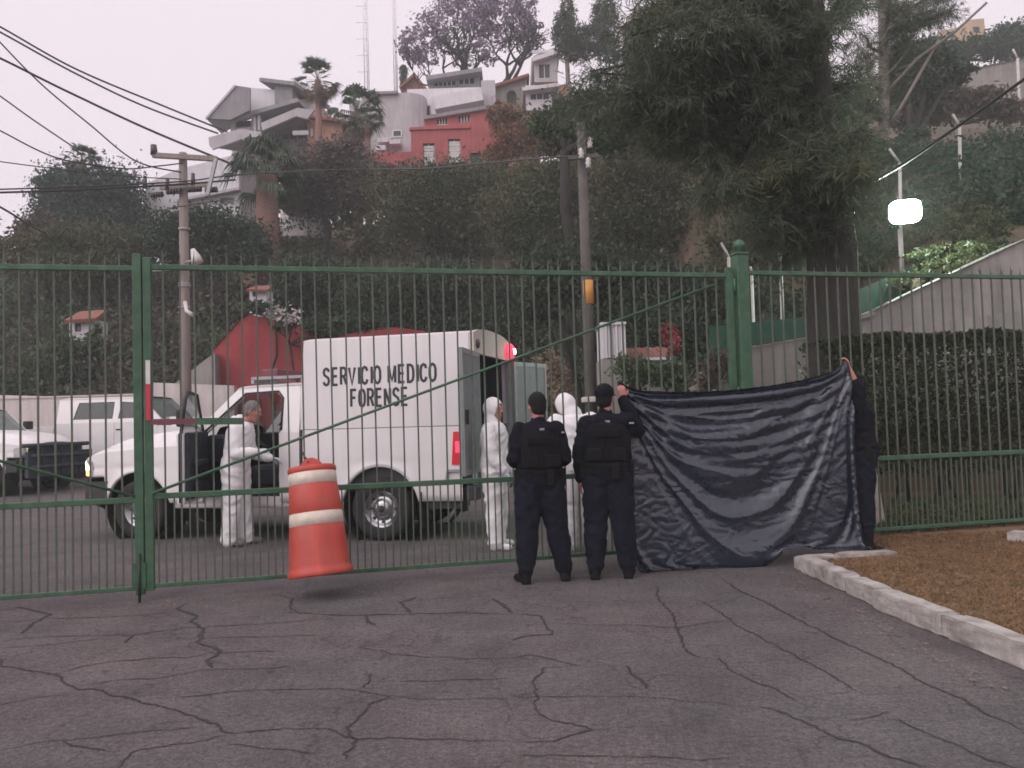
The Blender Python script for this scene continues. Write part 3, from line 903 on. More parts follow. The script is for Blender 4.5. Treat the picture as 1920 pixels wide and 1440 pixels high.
# lattice masts on the skyline
def mast(label, px, ytop, ybot, Y, w, wide):
    a, b = at(px, ybot, Y), at(px - 2, ytop, Y)
    root = empty('radio_mast', a, 0, label, 'mast', 'radio masts on the skyline')
    H = (b - a).length
    mb = MB()
    for (sx, sy) in ((-1, -1), (1, -1), (0, 1)):
        mb.tube([(sx * w, sy * w, 0), (sx * w, sy * w, H)], .045, 5)
    mb.build('leg_frame', MT['mast'], root)
    lb = MB()
    n = int(H / .9)
    for i in range(n):
        z = i * H / n
        lb.bar((-w, -w, z), (w, -w, z), .05, .05)
        lb.bar((-w, -w, z), (0, w, z + H / n), .03, .03)
    lb.build('lattice', MT['mast'], root)
    if wide:
        for z in np.linspace(2, H - 1, 6):
            MB().bar((-.9, 0, z), (w, 0, z), .05, .05).build('antenna_arm', MT['mast'], root)
mast('pale lattice mast with side arms on the skyline', 689, -40, 175, 74, .20, True)
mast('thin ladder-like mast next to the lilac tree', 743, -40, 175, 72, .14, False)

# slim fence posts with cranked tops on the slope, and the lit floodlight
def crank_post(label, x, y0, y1, Y, ax, ay, r=.03):
    b, t = at(x + 3, y1, Y), at(x, y0, Y)
    b.z = min(b.z, hill(b.x, b.y)) - .1
    root = empty('fence_post', b, 0, label, 'post', 'slim cranked posts on the slope')
    MB().tube([b, t], r, 8).build('shaft', MT['postwhite'], root, True)
    MB().tube([t, at(ax, ay, Y)], r * .8, 8).build('cranked_arm', MT['postwhite'], root, True)
    return root
crank_post('tall slim cranked post right of the floodlight', 1799, 236, 450, 22, 1786, 214, .045)
crank_post('slim cranked post rising above the floodlight', 1687, 306, 492, 17.4, 1667, 279, .035)
crank_post('short pale post between the big trunk and the floodlight', 1603, 420, 490, 19, 1600, 410, .03)
crank_post('pale post behind the fence left of the big trunk', 1462, 448, 602, 17, 1452, 430, .038)
crank_post('short pale post just right of the ball-topped gate post', 1409, 508, 608, 16.5, 1407, 500, .03)
crank_post('pale post behind the gate just left of the ball-topped post', 1366, 482, 612, 16, 1352, 455, .03)
crank_post('cranked post far up the slope near the concrete wall', 1908, 110, 200, 38, 1899, 92, .06)
crank_post('little white post in front of the concrete hillside wall', 1785, 140, 172, 36, 1784, 136, .05)
def floodlight():
    c = at(1697, 397, 16.6)
    b = Vector((c.x, c.y + .25, hill(c.x, c.y)))
    root = empty('floodlight', b, 0, 'lit floodlight glaring white on the slope right of the big trunk', 'floodlight')
    yaw = math.atan2(-c.x, c.y) * .85
    Mx = Matrix.Translation(c) @ Matrix.Rotation(yaw, 4, 'Z') @ Matrix.Rotation(R(8), 4, 'X')
    def bx(x0, x1, y0, y1, z0, z1):
        mb = MB().box(x0, x1, y0, y1, z0, z1)
        mb.v = [tuple(Mx @ Vector(p)) for p in mb.v]
        return mb
    def se(a, b, n=28, e=.55):
        return [(a * math.copysign(abs(math.cos(t)) ** e, math.cos(t)), b * math.copysign(abs(math.sin(t)) ** e, math.sin(t))) for t in np.linspace(0, 2 * PI, n, endpoint=False)]
    def ringed(levels):
        mb = MB()
        n = 28
        for (a, b_, y) in levels: mb.v += [tuple(Mx @ Vector((p[0], y, p[1]))) for p in se(a, b_)]
        for k in range(len(levels) - 1):
            for q in range(n):
                mb.f.append((k * n + q, k * n + (q + 1) % n, (k + 1) * n + (q + 1) % n, (k + 1) * n + q)); mb.sm.append(True)
        mb.f.append(tuple((len(levels) - 1) * n + q for q in range(n))); mb.sm.append(False)
        return mb
    ringed([(.30, .235, -.03), (.31, .245, -.03), (.31, .245, .04), (.24, .18, .16), (.12, .09, .20)]).build('housing', MT['greymetal'], root, True)
    ringed([(.298, .233, -.012), (.27, .21, -.03), (.15, .12, -.042)]).build('lamp_glass', MT['flood'], root, True)
    MB().tube([b - Vector((0, 0, .2)), b + Vector((0, 0, (c.z - b.z) - .3))], .05, 8).build('stand', MT['postwhite'], root, True)
floodlight()
# ------------------------------------------------------------------ vehicles (local x runs from the front axle to the tail, z up)
def side_skin(mb, x0, x1, zb, zt, yf, side, nx=24, nz=10, lip=.05):
    rows = []
    for j in range(-1, nz + 1):
        row = []
        for i in range(nx + 1):
            x = x0 + (x1 - x0) * i / nx
            b, t = zb(x), zt(x)
            z = b if j < 0 else b + (t - b) * j / nz
            y = yf(x, z) - (lip if j < 0 else 0)
            row.append((x, side * y, z))
        rows.append(row)
    n = nx + 1
    mb.add([p for r in rows for p in r], [(j * n + i, j * n + i + 1, (j + 1) * n + i + 1, (j + 1) * n + i) for j in range(len(rows) - 1) for i in range(nx)], True)
def arch(cx, rad, cz, base):
    def f(x):
        d = abs(x - cx)
        if d >= rad: return base
        return max(base, cz + math.sqrt(rad * rad - d * d))
    return f
def wheel_part(root, x, y, out, rad=.405):
    """tyre with a dished steel rim; out = -1 when the outer face looks to -y"""
    Mx = Matrix.Translation((x, y, rad)) @ Matrix.Rotation(PI / 2 * (1 if out < 0 else -1), 4, 'X')
    w = .135
    tyre = MB().lathe([(.235, -w * .9), (.25, -w), (.34, -w * 1.02), (rad - .03, -w * .95), (rad - .004, -w * .75), (rad, -w * .3), (rad, w * .3), (rad - .004, w * .75), (rad - .03, w * .95), (.34, w * 1.02), (.25, w), (.235, w * .9)], 40, Mx).build('wheel', MT['rubber'], root)
    rim = MB().lathe([(.236, -w * .9), (.236, w * .9), (.252, w * .98), (.245, w * .86), (.215, w * .80), (.205, w * .60), (.165, w * .40), (.135, w * .42), (.110, w * .70), (.09, w * .86), (.06, w * .92), (.001, w * .93)], 36, Mx).build('rim', MT['chrome'], tyre)
    for k in range(8):
        a = 2 * PI * k / 8
        Mk = Mx @ Matrix.Translation((.178 * math.cos(a), .178 * math.sin(a), w * .47))
        MB().lathe([(.026, 0), (.024, .006), (.001, .006)], 12, Mk).build('vent_shade_disc', MT['blackplastic'], tyre)  # black disc on the rim stands for the shade inside a hole
    MB().lathe([(.045, w * .90), (.045, w * 1.02), (.03, w * 1.08), (.001, w * 1.08)], 16, Mx).build('hub_cap', MT['darkmetal'], tyre)
    return tyre
def tri_plate(root, name, mat, poly, holes, yb, yt, zb_, zt_, side, th=.05, parent=None):
    """greenhouse side: (x, z) outline leaning inwards from half width yb at zb_ to yt at zt_"""
    def fn(u, v, s):
        y = yb + (yt - yb) * (v - zb_) / (zt_ - zb_)
        return (u, side * (y - (th if s else 0)), v)
    o = MB().plate(poly, holes, fn).build(name, mat, root)
    return o
def truck(name, label, loc, rz, cab_rear=2.43, rear=4.80, axle=3.55, near=-1, open_door=False, crew=False, box=False, guard=False, lit=False, scale=1.0, tint='glass'):
    root = empty(name, loc, rz, label, 'truck' if box else 'pickup', None)
    root.scale = (scale,) * 3
    P = MT['white']
    hx = [-.97, -.85, -.5, 0, .5, 1.0]
    hoodz = lambda x: float(np.interp(x, hx, [1.20, 1.29, 1.40, 1.47, 1.51, 1.53]))
    fendz = lambda x: float(np.interp(x, hx, [1.06, 1.14, 1.20, 1.235, 1.26, 1.285]))
    hw = lambda x: float(np.interp(x, [-.97, -.9, -.75, -.4, 0], [.80, .90, .965, .995, 1.0]))
    def yside(x, z):
        k = hw(x)
        fl = max(0, 1 - abs(math.hypot(x, z - .42) - .50) / .10) * .022 + max(0, 1 - abs(math.hypot(x - axle, z - .42) - .52) / .10) * .022
        return k * (1 - .035 * max(0, (z - .95)) ** 1 - .05 * max(0, .72 - z)) + fl - .012 * math.exp(-((z - .98) / .03) ** 2)
    fa = arch(0, .50, .42, .50)
    fa2 = lambda x: max(fa(x), .86 if x < -.52 else 0)
    for sd, nm in ((-1, 'fender'), (1, 'fender')):
        mb = MB()
        side_skin(mb, -.97, 1.0, fa2, fendz, yside, sd, 60, 10)
        mb.build(nm, P, root)
    def hood(u, v):
        x = -.97 + 1.97 * v
        a = abs(2 * u - 1)
        sg = -1 if u < .5 else 1
        f, h = fendz(x), hoodz(x)
        k = yside(x, f)
        y = float(np.interp(a, [0, .55, .66, .78, .92, 1], [0, .56, .64, .74, .90, 1])) * k
        z = float(np.interp(a, [0, .30, .55, .63, .72, .88, 1], [h, h - .005, h - .03, h - .075, f + .09, f + .05, f]))
        return (x, sg * y, z)
    MB().grid(hood, 32, 22).build('hood', P, root)
    # nose
    nose = MB()
    nose.grid(lambda u, v: (-.965, (2 * u - 1) * .80, .86 + (1.06 - .86 + .10 * (1 - (2 * u - 1) ** 2)) * v), 12, 4)
    nose.build('grille', MT['blackplastic'], root)
    for sd in (-1, 1):
        hl = MB()
        hl.grid(lambda u, v: (-.975 + .235 * u, sd * (hw(-.97 + .235 * u) + .004), .87 + .25 * v - .05 * u * (v)), 6, 4)
        hl.build('headlight', MT['lens'], root)
        hb = MB()
        hb.grid(lambda u, v: (-.978 + .15 * u, sd * (hw(-.97 + .15 * u) + .011), .955 + (.14 - .10 * u) * v), 5, 3)
        if lit: hb.build('lit_bulb', MT['headlamp'], root)
        am = MB()
        am.grid(lambda u, v: (-.976 + .18 * u, sd * (hw(-.97 + .18 * u) + .009), .875 + .07 * v), 5, 2)
        am.build('turn_signal', MT['amber'] if lit else MT['lens'], root)
    bp = MB()
    bp.grid(lambda u, v: (-1.06 + .22 * abs(2 * u - 1) ** 3 + .03 * (2 * v - 1) ** 2, (2 * u - 1) * .99, .50 + .32 * v), 20, 4)
    bp.grid(lambda u, v: (-.85 + .42 * u, -.99, .52 + .28 * v), 4, 3)
    bp.grid(lambda u, v: (-.85 + .42 * u, .99, .52 + .28 * v), 4, 3)
    bp.build('front_bumper', MT['darkmetal'] if not guard else MT['blackplastic'], root)
    MB().grid(lambda u, v: (-.98 + .5 * v, (2 * u - 1) * .9, .30 + .22 * (1 - v) ** .5), 6, 3).build('air_dam', MT['blackplastic'], root)
    # wheel houses and chassis
    ch = MB()
    for cx in (0, axle):
        for sd in (-1, 1):
            ch.lathe([(.53, -.30), (.53, 0), (.001, -.30)] if False else [(.525, -.36), (.525, -.005)], 30, Matrix.Translation((cx, sd * .97, .42)) @ Matrix.Rotation(PI / 2 * (1 if sd < 0 else -1), 4, 'X'))
    ch.box(-.5, 1.0, -.58, .58, .55, 1.05)
    ch.box(-.9, rear - .1, -.46, -.36, .48, .62); ch.box(-.9, rear - .1, .36, .46, .48, .62)
    ch.tube([(0, -.8, .40), (0, .8, .40)], .06, 8); ch.tube([(axle, -.8, .40), (axle, .8, .40)], .07, 8)
    ch.lathe([(.001, -.18), (.14, -.15), (.17, 0), (.14, .15), (.001, .18)], 12, Matrix.Translation((axle, 0, .40)))
    ch.box(1.5, 2.6, -.80, -.48, .42, .60)
    ch.tube([(2.6, .5, .42), (rear - .2, .62, .45)], .045, 8)
    ch.build('chassis', MT['darkmetal'], root)
    for cx in (0, axle):
        for sd in (-1, 1): wheel_part(root, cx, sd * .855, sd)
    # cab
    zr, belt = 2.07, 1.47
    d1 = 2.14
    xw0, xw1 = .86, 1.46
    wins = []
    if crew:
        wins = [[(1.10, 1.50), (1.52, 1.90), (2.02, 1.94), (2.06, 1.50)], [(2.20, 1.50), (2.20, 1.94), (cab_rear - .55, 1.94), (cab_rear - .45, 1.50)]]
    else:
        wins = [[(1.06, 1.50), (1.56, 1.91), (2.06, 1.94), (2.12, 1.50)]]
    for sd in (-1, 1):
        opn = open_door and sd == near
        y0, y1 = .985, .80
        if opn:
            poly = [(.84, 1.40), (1.46, 2.02), (2.0, 2.045), (cab_rear - .06, 2.03), (cab_rear, 1.40), (2.16, 1.40), (2.13, 1.86), (2.05, 1.945), (1.58, 1.93), (1.03, 1.40)]
            tri_plate(root, 'cab_frame', P, poly, [], y0, y1, 1.40, 2.05, sd, .06)
            gask = [(1.03, 1.44), (1.58, 1.945), (2.06, 1.96), (2.14, 1.87), (2.17, 1.44)]
            MB().tube([(x, sd * (y0 + (y1 - y0) * (z - 1.40) / .65 + .005), z) for x, z in gask], .014, 6).build('door_seal', MT['blackplastic'], root)
        else:
            poly = [(.84, 1.40), (1.46, 2.02), (2.0, 2.045), (cab_rear - .06, 2.03), (cab_rear, 1.40)]
            tri_plate(root, 'cab_frame', P, poly, wins, y0, y1, 1.40, 2.05, sd, .06)
            for w_ in wins:
                tri_plate(root, 'side_window', MT[tint], w_, [], y0 - .02, y1 - .02, 1.40, 2.05, sd, .006)
        lo = MB()
        if opn:
            side_skin(lo, d1, cab_rear, lambda x: .50, lambda x: 1.41, yside, sd, 6, 10)
        else:
            side_skin(lo, 1.004, d1, lambda x: .58, lambda x: 1.41, yside, sd, 10, 10)
            side_skin(lo, d1 + .008, cab_rear, lambda x: .50, lambda x: 1.41, yside, sd, 10, 10)
            MB().bar((1.95, sd * 1.0, 1.22), (2.09, sd * 1.0, 1.22), .025, .03).build('door_handle', MT['blackplastic'], root)
        lo.build('door_panel' if not opn else 'rear_cab_panel', P, root)
        sk = MB()
        side_skin(sk, .52, cab_rear, lambda x: .42, lambda x: .575, lambda x, z: .955 - .2 * max(0, .50 - z), sd, 8, 3)
        sk.build('sill', P, root)
    def roof(u, v):
        x = 1.44 + (cab_rear - .05 - 1.44) * v
        a = 2 * u - 1
        return (x, a * .82, 2.035 + .055 * (1 - a ** 4) - .02 * (1 - v) ** 3)
    MB().grid(roof, 12, 8).build('roof', P, root)
    ws = MB()
    ws.grid(lambda u, v: (xw0 + (xw1 - xw0) * v - .06 * (1 - (2 * u - 1) ** 2) * (1 - v), (2 * u - 1) * (.93 + (.78 - .93) * v), 1.43 + .60 * v), 10, 6)
    wso = ws.build('windshield', sky_pale_glass, root)
    bk = MB()
    bk.plate([(-.95, .5), (.95, .5), (.97, 1.4), (.80, 2.04), (-.80, 2.04), (-.97, 1.4)], [[(-.62, 1.50), (.62, 1.50), (.58, 1.90), (-.58, 1.90)]], lambda u, v, s: (cab_rear - .01 - (.04 if s else 0), u, v))
    bk.build('cab_back', P, root)
    MB().prism([(-.62, 1.50), (.62, 1.50), (.58, 1.90), (-.58, 1.90)], lambda u, v, s: (cab_rear - .03 - (.006 if s else 0), u, v)).build('rear_window', MT['darkglass'], root)
    it = MB()
    it.box(.7, cab_rear - .06, -.90, .90, .56, .62)
    it.box(.66, 1.0, -.93, .93, .62, 1.38)
    it.bbox(.98, 1.30, -.90, .90, 1.02, 1.40, .05)
    it.build('dashboard', MT['trim'], root)
    for xs in ([1.62] if not crew else [1.62, 2.55]):
        st = MB()
        st.bbox(xs, xs + .50, -.84, .84, .70, .98, .06)
        st.bbox(xs + .42, xs + .60, -.84, .84, .90, 1.52, .06)
        for yy in (-.45, .45): st.bbox(xs + .46, xs + .58, yy - .14, yy + .14, 1.50, 1.70, .04)
        st.build('bench_seat', MT['darkcloth'], root)
    wh = MB()
    Mw = Matrix.Translation((1.42, near * .42, 1.33)) @ Matrix.Rotation(R(-58), 4, 'Y')
    wh.tube([Mw @ Vector((.19 * math.cos(a), .19 * math.sin(a), 0)) for a in np.linspace(0, 2 * PI, 25)], .016, 6)
    wh.bar(Mw @ Vector((-.19, 0, 0)), Mw @ Vector((.19, 0, 0)), .03, .03)
    wh.tube([Mw @ Vector((0, 0, 0)), Mw @ Vector((0, 0, -.3))], .03, 6)
    wh.build('steering_wheel', MT['blackplastic'], root)
    mr = MB().bbox(.96, 1.08, -near * 1.05 - .12, -near * 1.05 + .12, 1.52, 1.74, .03)
    mr.build('side_mirror', MT['blackplastic'], root)
    # open driver's door
    if open_door:
        door = MB()
        door.bbox(0, 1.14, -.055, .03, .57, 1.44, .02)
        do = door.build('door', P, root)
        do.location = (1.0, near * .955, 0)
        do.rotation_euler = (0, 0, R(-69))
        pn = MB()
        pn.bbox(.05, 1.09, .031, .075, .62, 1.45, .015)
        pn.bbox(.30, .95, .075, .14, 1.02, 1.10, .02)
        pn.bbox(.12, .85, .075, .11, .66, .82, .015)
        pn.build('inner_trim', MT['trim'], do)
        fr = [(.02, 1.44), (.57, 1.92), (1.02, 1.945), (1.10, 1.86), (1.13, 1.44)]
        MB().tube([(x, .0 + .12 * (z - 1.44), z) for x, z in fr], .022, 6).build('window_frame', MT['blackplastic'], do)
        MB().prism(fr, lambda u, v, s: (u, .0 + .12 * (v - 1.44) + (.005 if s else 0), v)).build('window_glass', sky_pale_glass, do)
        MB().tube([(1.138, -.02, .6), (1.142, -.02, 1.0), (1.138, -.02, 1.44)], .012, 6).build('edge_seal', MT['blackplastic'], do)
        mi = MB().bbox(.02, .16, -.32, -.12, 1.52, 1.76, .03)
        mi.tube([(.08, -.05, 1.50), (.09, -.16, 1.56)], .02, 6)
        mi.build('side_mirror', MT['blackplastic'], do)
    # load bed
    bx0 = cab_rear + .05
    ba = arch(axle, .52, .42, .50)
    bedt = 1.43 if box else 1.36
    for sd in (-1, 1):
        mb = MB()
        side_skin(mb, bx0, rear, ba, lambda x: bedt, yside, sd, 60, 10)
        mb.build('bed_side', P, root)
        tl = MB()
        tl.grid(lambda u, v: (rear - .10 - .03 * (1 - v) + (.11 + .03 * (1 - v)) * u, sd * (yside(rear, 1.1) + .012), .95 + .41 * v), 3, 6)
        tl.grid(lambda u, v: (rear + .012, sd * (yside(rear, 1.1) + .012 - .13 * u), .95 + .41 * v), 3, 6)
        to = tl.build('tail_light', MT['reddull'] if box else MT['redlamp'], root)
        if box:
            MB().grid(lambda u, v: (rear - .075 + .085 * u, sd * (yside(rear, 1.1) + .017), 1.10 + .14 * v), 2, 2).build('lit_bulb', MT['redlamp'], to)
    bi = MB()
    bi.box(bx0, rear, -.93, .93, .70, .78)
    bi.box(bx0, bx0 + .05, -.93, .93, .78, bedt)
    if not box: bi.box(rear - .06, rear, -.93, .93, .70, bedt)
    for sd in (-1, 1): bi.box(bx0, rear, sd * .90 - .03, sd * .90 + .03, .78, bedt - .01)
    bi.build('bed_floor', MT['darkmetal'] if box else P, root)
    bevel(MB().box(rear + .02, rear + .17, -.95, .95, .50, .68).build('rear_bumper', MT['darkmetal'], root), .02)
    if guard:
        gd = MB()
        for y in (-.55, 0, .55): gd.bar((-1.16, y, .42), (-1.16, y, 1.16), .07, .05)
        for z in (.62, .88, 1.13): gd.tube([(-1.0, -.98, z), (-1.16, -.8, z), (-1.18, 0, z), (-1.16, .8, z), (-1.0, .98, z)], .05, 8)
        gd.box(-1.15, -1.05, -.95, .95, .38, .98)
        gd.build('grille_guard', MT['trim'], root)
    return root
sky_pale_glass = glass('windscreen glass', (0.30, 0.37, 0.35), 0.08, 0.5)  # pale green puts the reflected sky into the glass colour

# the forensic truck
A = Vector((-5.15, 11.40, 0)); B_ = Vector((-1.70, 10.57, 0))
TAX = (B_ - A).normalized()
TRZ = math.atan2(TAX.y, TAX.x)
TN = Vector((-TAX.y, TAX.x, 0))
TLOC = A + TN * .95
TK = truck('forensic_truck', 'white forensic service truck with open driver door and open rear box', TLOC, TRZ, open_door=True, near=-1, box=True, lit=True, rear=4.64)
def cargo_box(root):
    P = MT['boxwhite']
    z0, z1 = 1.435, 2.60
    xf0, xf1, xr = 2.44, 2.50, 4.76
    for sd in (-1, 1):
        mb = MB().plate([(xf0, z0), (xf1, z1), (xr, z1), (xr, z0)], [], lambda u, v, s: (u, sd * ((.975 - .02 * (v - z0)) - (.035 if s else 0)), v))
        bevel(mb.build('box_side', P, root), .008)
    def rf(u, v):
        a = 2 * u - 1
        return (xf1 - .02 + (xr + .02 - xf1) * v, a * .945, z1 - .01 + .085 * (1 - abs(a) ** 3))
    MB().grid(rf, 16, 4).build('box_roof', P, root)
    MB().plate([(-.95, z0), (.95, z0), (.92, z1), (-.92, z1)], [], lambda u, v, s: (xf0 + (xf1 - xf0) * (v - z0) / (z1 - z0) + (.04 if s else .002), u, v)).build('box_front', P, root)
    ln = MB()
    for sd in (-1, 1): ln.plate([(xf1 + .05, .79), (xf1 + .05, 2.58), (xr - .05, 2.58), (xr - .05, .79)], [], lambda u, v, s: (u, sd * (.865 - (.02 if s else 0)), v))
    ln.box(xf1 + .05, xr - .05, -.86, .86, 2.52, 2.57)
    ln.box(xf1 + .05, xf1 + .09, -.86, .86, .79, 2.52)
    ln.build('box_shade_lining', MT['darkcloth'], root)  # dark lining added so the open box looks unlit inside
    # rear header and frame
    top = [(a, 2.598 + .085 * (1 - abs(a / .945) ** 3)) for a in np.linspace(.955, -.955, 15)]
    hd = MB().plate([(-.955, 2.34), (.955, 2.34)] + top, [], lambda u, v, s: (xr + .002 + (.06 if s else 0), u, v))
    hd.build('rear_header', MT['cream'], root)
    for sd in (-1, 1): MB().box(xr + .002, xr + .06, sd * .925 - .028, sd * .925 + .028, .70, 2.338).build('rear_frame', MT['steel'], root)
    Mx = Matrix.Translation((xr + .063, -.80, 2.46)) @ Matrix.Rotation(PI / 2, 4, 'Y')
    MB().lathe([(.06, 0), (.06, .02), (.04, .03), (.001, .03)], 16, Mx).build('clearance_lamp', MT['insul'], root)
    c = Vector((xr + .075, .80, 2.47))
    be = MB()
    Mx = Matrix.Translation(c) @ Matrix.Rotation(PI / 2, 4, 'Y')
    be.lathe([(.12, 0), (.12, .04), (.09, .075), (.05, .09), (.001, .092)], 20, Mx)
    bo = be.build('red_beacon', MT['redlamp'], root)
    MB().lathe([(.045, .088), (.04, .105), (.001, .11)], 12, Mx).build('lit_bulb', MT['redhot'], bo)
    # rear doors
    for (y, sg, phi) in ((-.94, 1, 177), (.94, -1, 160)):
        d = MB().bbox(-.025, .025, 0, sg * .90, .86, 2.335, .008) if sg > 0 else MB().bbox(-.025, .025, -.90, 0, .86, 2.335, .008)
        do = d.build('rear_door', MT['steel'], root)
        do.location = (xr + .095, y, 0)
        do.rotation_euler = (0, 0, R(-phi * sg))
        q = MB()
        yy = (lambda a: sg * a)
        for (a, b, zz0, zz1) in ((.0, .90, .862, .92), (.0, .90, 2.27, 2.333), (.0, .05, .92, 2.27), (.85, .90, .92, 2.27)):
            y0, y1 = sorted((yy(a), yy(b)))
            q.box(-.034, -.026, y0, y1, zz0, zz1)
        q.build('door_frame', MT['greymetal'], do)
        MB().bar((-.05, sg * .78, 1.45), (-.05, sg * .78, 1.62), .03, .03).build('door_handle', MT['blackplastic'], do)
    # roof bar of the cab
    bevel(MB().box(1.72, 1.98, -.70, .70, 2.16, 2.27).build('light_bar', MT['maroon'], root), .02)
    lb = MB()
    for y in (-.55, .55): lb.box(1.80, 1.90, y - .04, y + .04, 2.08, 2.16)
    lb.bar((1.60, -.72, 2.15), (2.40, -.72, 2.15), .04, .04); lb.bar((1.60, .72, 2.15), (2.40, .72, 2.15), .04, .04)
    for x in (1.62, 2.36): lb.box(x - .02, x + .02, -.74, .74, 2.08, 2.14)
    lb.build('roof_rack', MT['greymetal'], root)
    # lettering
    GL = {'S': [[(.56, .80), (.50, .93), (.31, 1), (.12, .93), (.05, .77), (.12, .61), (.31, .52), (.50, .42), (.57, .25), (.49, .07), (.30, 0), (.11, .06), (.03, .20)]],
          'E': [[(.57, 1), (.06, 1), (.06, 0), (.58, 0)], [(.06, .52), (.52, .52)]], 'R': [[(.06, 0), (.06, 1), (.38, 1), (.54, .90), (.56, .73), (.50, .57), (.36, .50), (.06, .50)], [(.34, .50), (.60, 0)]],
          'V': [[(.0, 1), (.30, 0), (.60, 1)]], 'I': [[(.30, 0), (.30, 1)]], 'C': [[(.57, .76), (.48, .94), (.31, 1), (.12, .91), (.04, .70), (.03, .5), (.04, .30), (.12, .09), (.31, 0), (.48, .06), (.58, .25)]],
          'O': [[(.31, 1), (.12, .92), (.03, .70), (.03, .30), (.12, .08), (.31, 0), (.50, .08), (.59, .30), (.59, .70), (.50, .92), (.31, 1)]],
          'M': [[(.02, 0), (.02, 1)], [(.02, 1), (.34, .12), (.66, 1)], [(.66, 1), (.66, 0)]], 'D': [[(.06, 0), (.06, 1), (.30, 1), (.50, .90), (.58, .68), (.58, .32), (.50, .10), (.30, 0), (.06, 0)]],
          'F': [[(.06, 0), (.06, 1), (.57, 1)], [(.06, .53), (.50, .53)]], 'N': [[(.05, 0), (.05, 1)], [(.05, 1), (.57, 0)], [(.57, 0), (.57, 1)]]}
    def text(body, x0, x1, zb, h_):
        adv = [.36 if c == 'I' else .5 if c == ' ' else (.90 if c == 'M' else .80) for c in body]
        tot = sum(adv) - .16
        k = (x1 - x0) / tot
        x = 0
        mb = MB()
        for c, a in zip(body, adv):
            off = -.14 if c == 'I' else 0
            for si, st in enumerate(GL.get(c, [])):
                pts = [Vector(((p[0] * .92 + off + x) * k + x0, p[1] * h_ + zb)) for p in st]
                hwid = .0170
                closed = (pts[0] - pts[-1]).length < 1e-6
                L_, R_ = [], []
                for i, p in enumerate(pts):
                    pa = pts[i - 1] if i > 0 else (pts[-2] if closed else None)
                    pb = pts[i + 1] if i < len(pts) - 1 else (pts[1] if closed else None)
                    d0 = (p - pa).normalized() if pa is not None else (pb - p).normalized()
                    d1 = (pb - p).normalized() if pb is not None else d0
                    t = (d0 + d1).normalized()
                    n_ = Vector((-t.y, t.x))
                    m_ = min(hwid / max(n_.dot(Vector((-d1.y, d1.x))), .45), hwid * 1.8)
                    L_.append(p + n_ * m_); R_.append(p - n_ * m_)
                yy = lambda q: (q.x, -(.975 - .02 * (q.y - z0) + .003 + .0006 * si), q.y)
                n = len(pts)
                mb.add([yy(q) for q in L_] + [yy(q) for q in R_], [(i, i + 1, n + i + 1, n + i) for i in range(n - 1)])
            x += a
        mb.build('lettering', MT['letters'], root)
    text('SERVICIO MEDICO', 2.78, 4.33, 2.005, .215)
    text('FORENSE', 3.16, 3.95, 1.715, .215)
cargo_box(TK)
sp = MB().lathe([(.14, -.12), (.2, -.13), (.36, -.12), (.39, -.05), (.39, .05), (.36, .12), (.2, .13), (.14, .12)], 28, Matrix.Translation((4.33, 0, .58)))
sp.build('spare_wheel', MT['rubber'], TK)
for sd in (-1, 1): MB().bbox(4.08, 4.11, sd * .86 - .16, sd * .86 + .16, .16, .62, .01).build('mud_flap', MT['blackplastic'], TK)
MB().box(4.15, 4.6, -.93, -.55, .40, .64).build('underbed_box', MT['darkmetal'], TK)  # plain dark box closing the view under the bed
rt = MB()
rt.bar((4.46, -1.02, .88), (4.70, -1.02, .88), .03, .03); rt.bar((4.46, -1.02, .88), (4.44, -1.02, .76), .03, .03)
rt.build('tow_rail', MT['greymetal'], TK)

# the pickup parked at the left edge and the crew cab behind it
def park(px, Y, rz, **k):
    x = (px - 960) / FPX * Y
    return truck(loc=(x, Y, hill(x, Y, False)), rz=rz, **k)
park(44, 19.6, R(163), name='pickup_truck', label='white pickup with dark grille guard parked at the left edge', cab_rear=3.5, rear=5.6, axle=3.9, near=1, guard=True, crew=True, scale=.96, tint='glass')
park(395, 22.6, R(176), name='pickup_truck', label='white crew cab with dark side windows behind the forensic truck nose', cab_rear=3.72, rear=5.75, axle=4.2, near=1, crew=True, scale=1.02, tint='darkglass')
# ------------------------------------------------------------------ people (local x = the person's right, y = forward, z up)
def union(mb, name, mat, parent, voxel=.012, smooth=6, wr=0.0, wscale=9.0, seed=0, stretch=(1, 1, .45)):
    """one continuous skin over the overlapping shapes, with cloth wrinkles when wr > 0"""
    o = mb.build(name, mat, None)
    m = o.modifiers.new('r', 'REMESH'); m.mode = 'VOXEL'; m.voxel_size = voxel; m.use_smooth_shade = True
    s = o.modifiers.new('s', 'SMOOTH'); s.iterations = smooth; s.factor = .5
    bake(o)
    me = o.data
    if wr:
        nv = len(me.vertices)
        co = np.empty(nv * 3); me.vertices.foreach_get('co', co); co = co.reshape(-1, 3)
        nr = np.empty(nv * 3); me.vertices.foreach_get('normal', nr); nr = nr.reshape(-1, 3)
        d = np.empty(nv)
        for i in range(nv):
            p = Vector(co[i]) * wscale
            q = Vector((p.x * stretch[0] + p.z * .35, p.y * stretch[1], p.z * stretch[2] + seed))
            q += Vector(noise.noise_vector(q * .6)) * .5
            a = 1 - abs(noise.noise(q)) * 2.2
            d[i] = a * .75 + noise.noise(q * 2.3) * .35
        co = co + nr * (d * wr)[:, None]
        me.vertices.foreach_set('co', co.astype(np.float32).ravel())
        me.update()
    me.polygons.foreach_set('use_smooth', [True] * len(me.polygons))
    me.materials.clear(); me.materials.append(mat)
    o.parent = parent
    return o
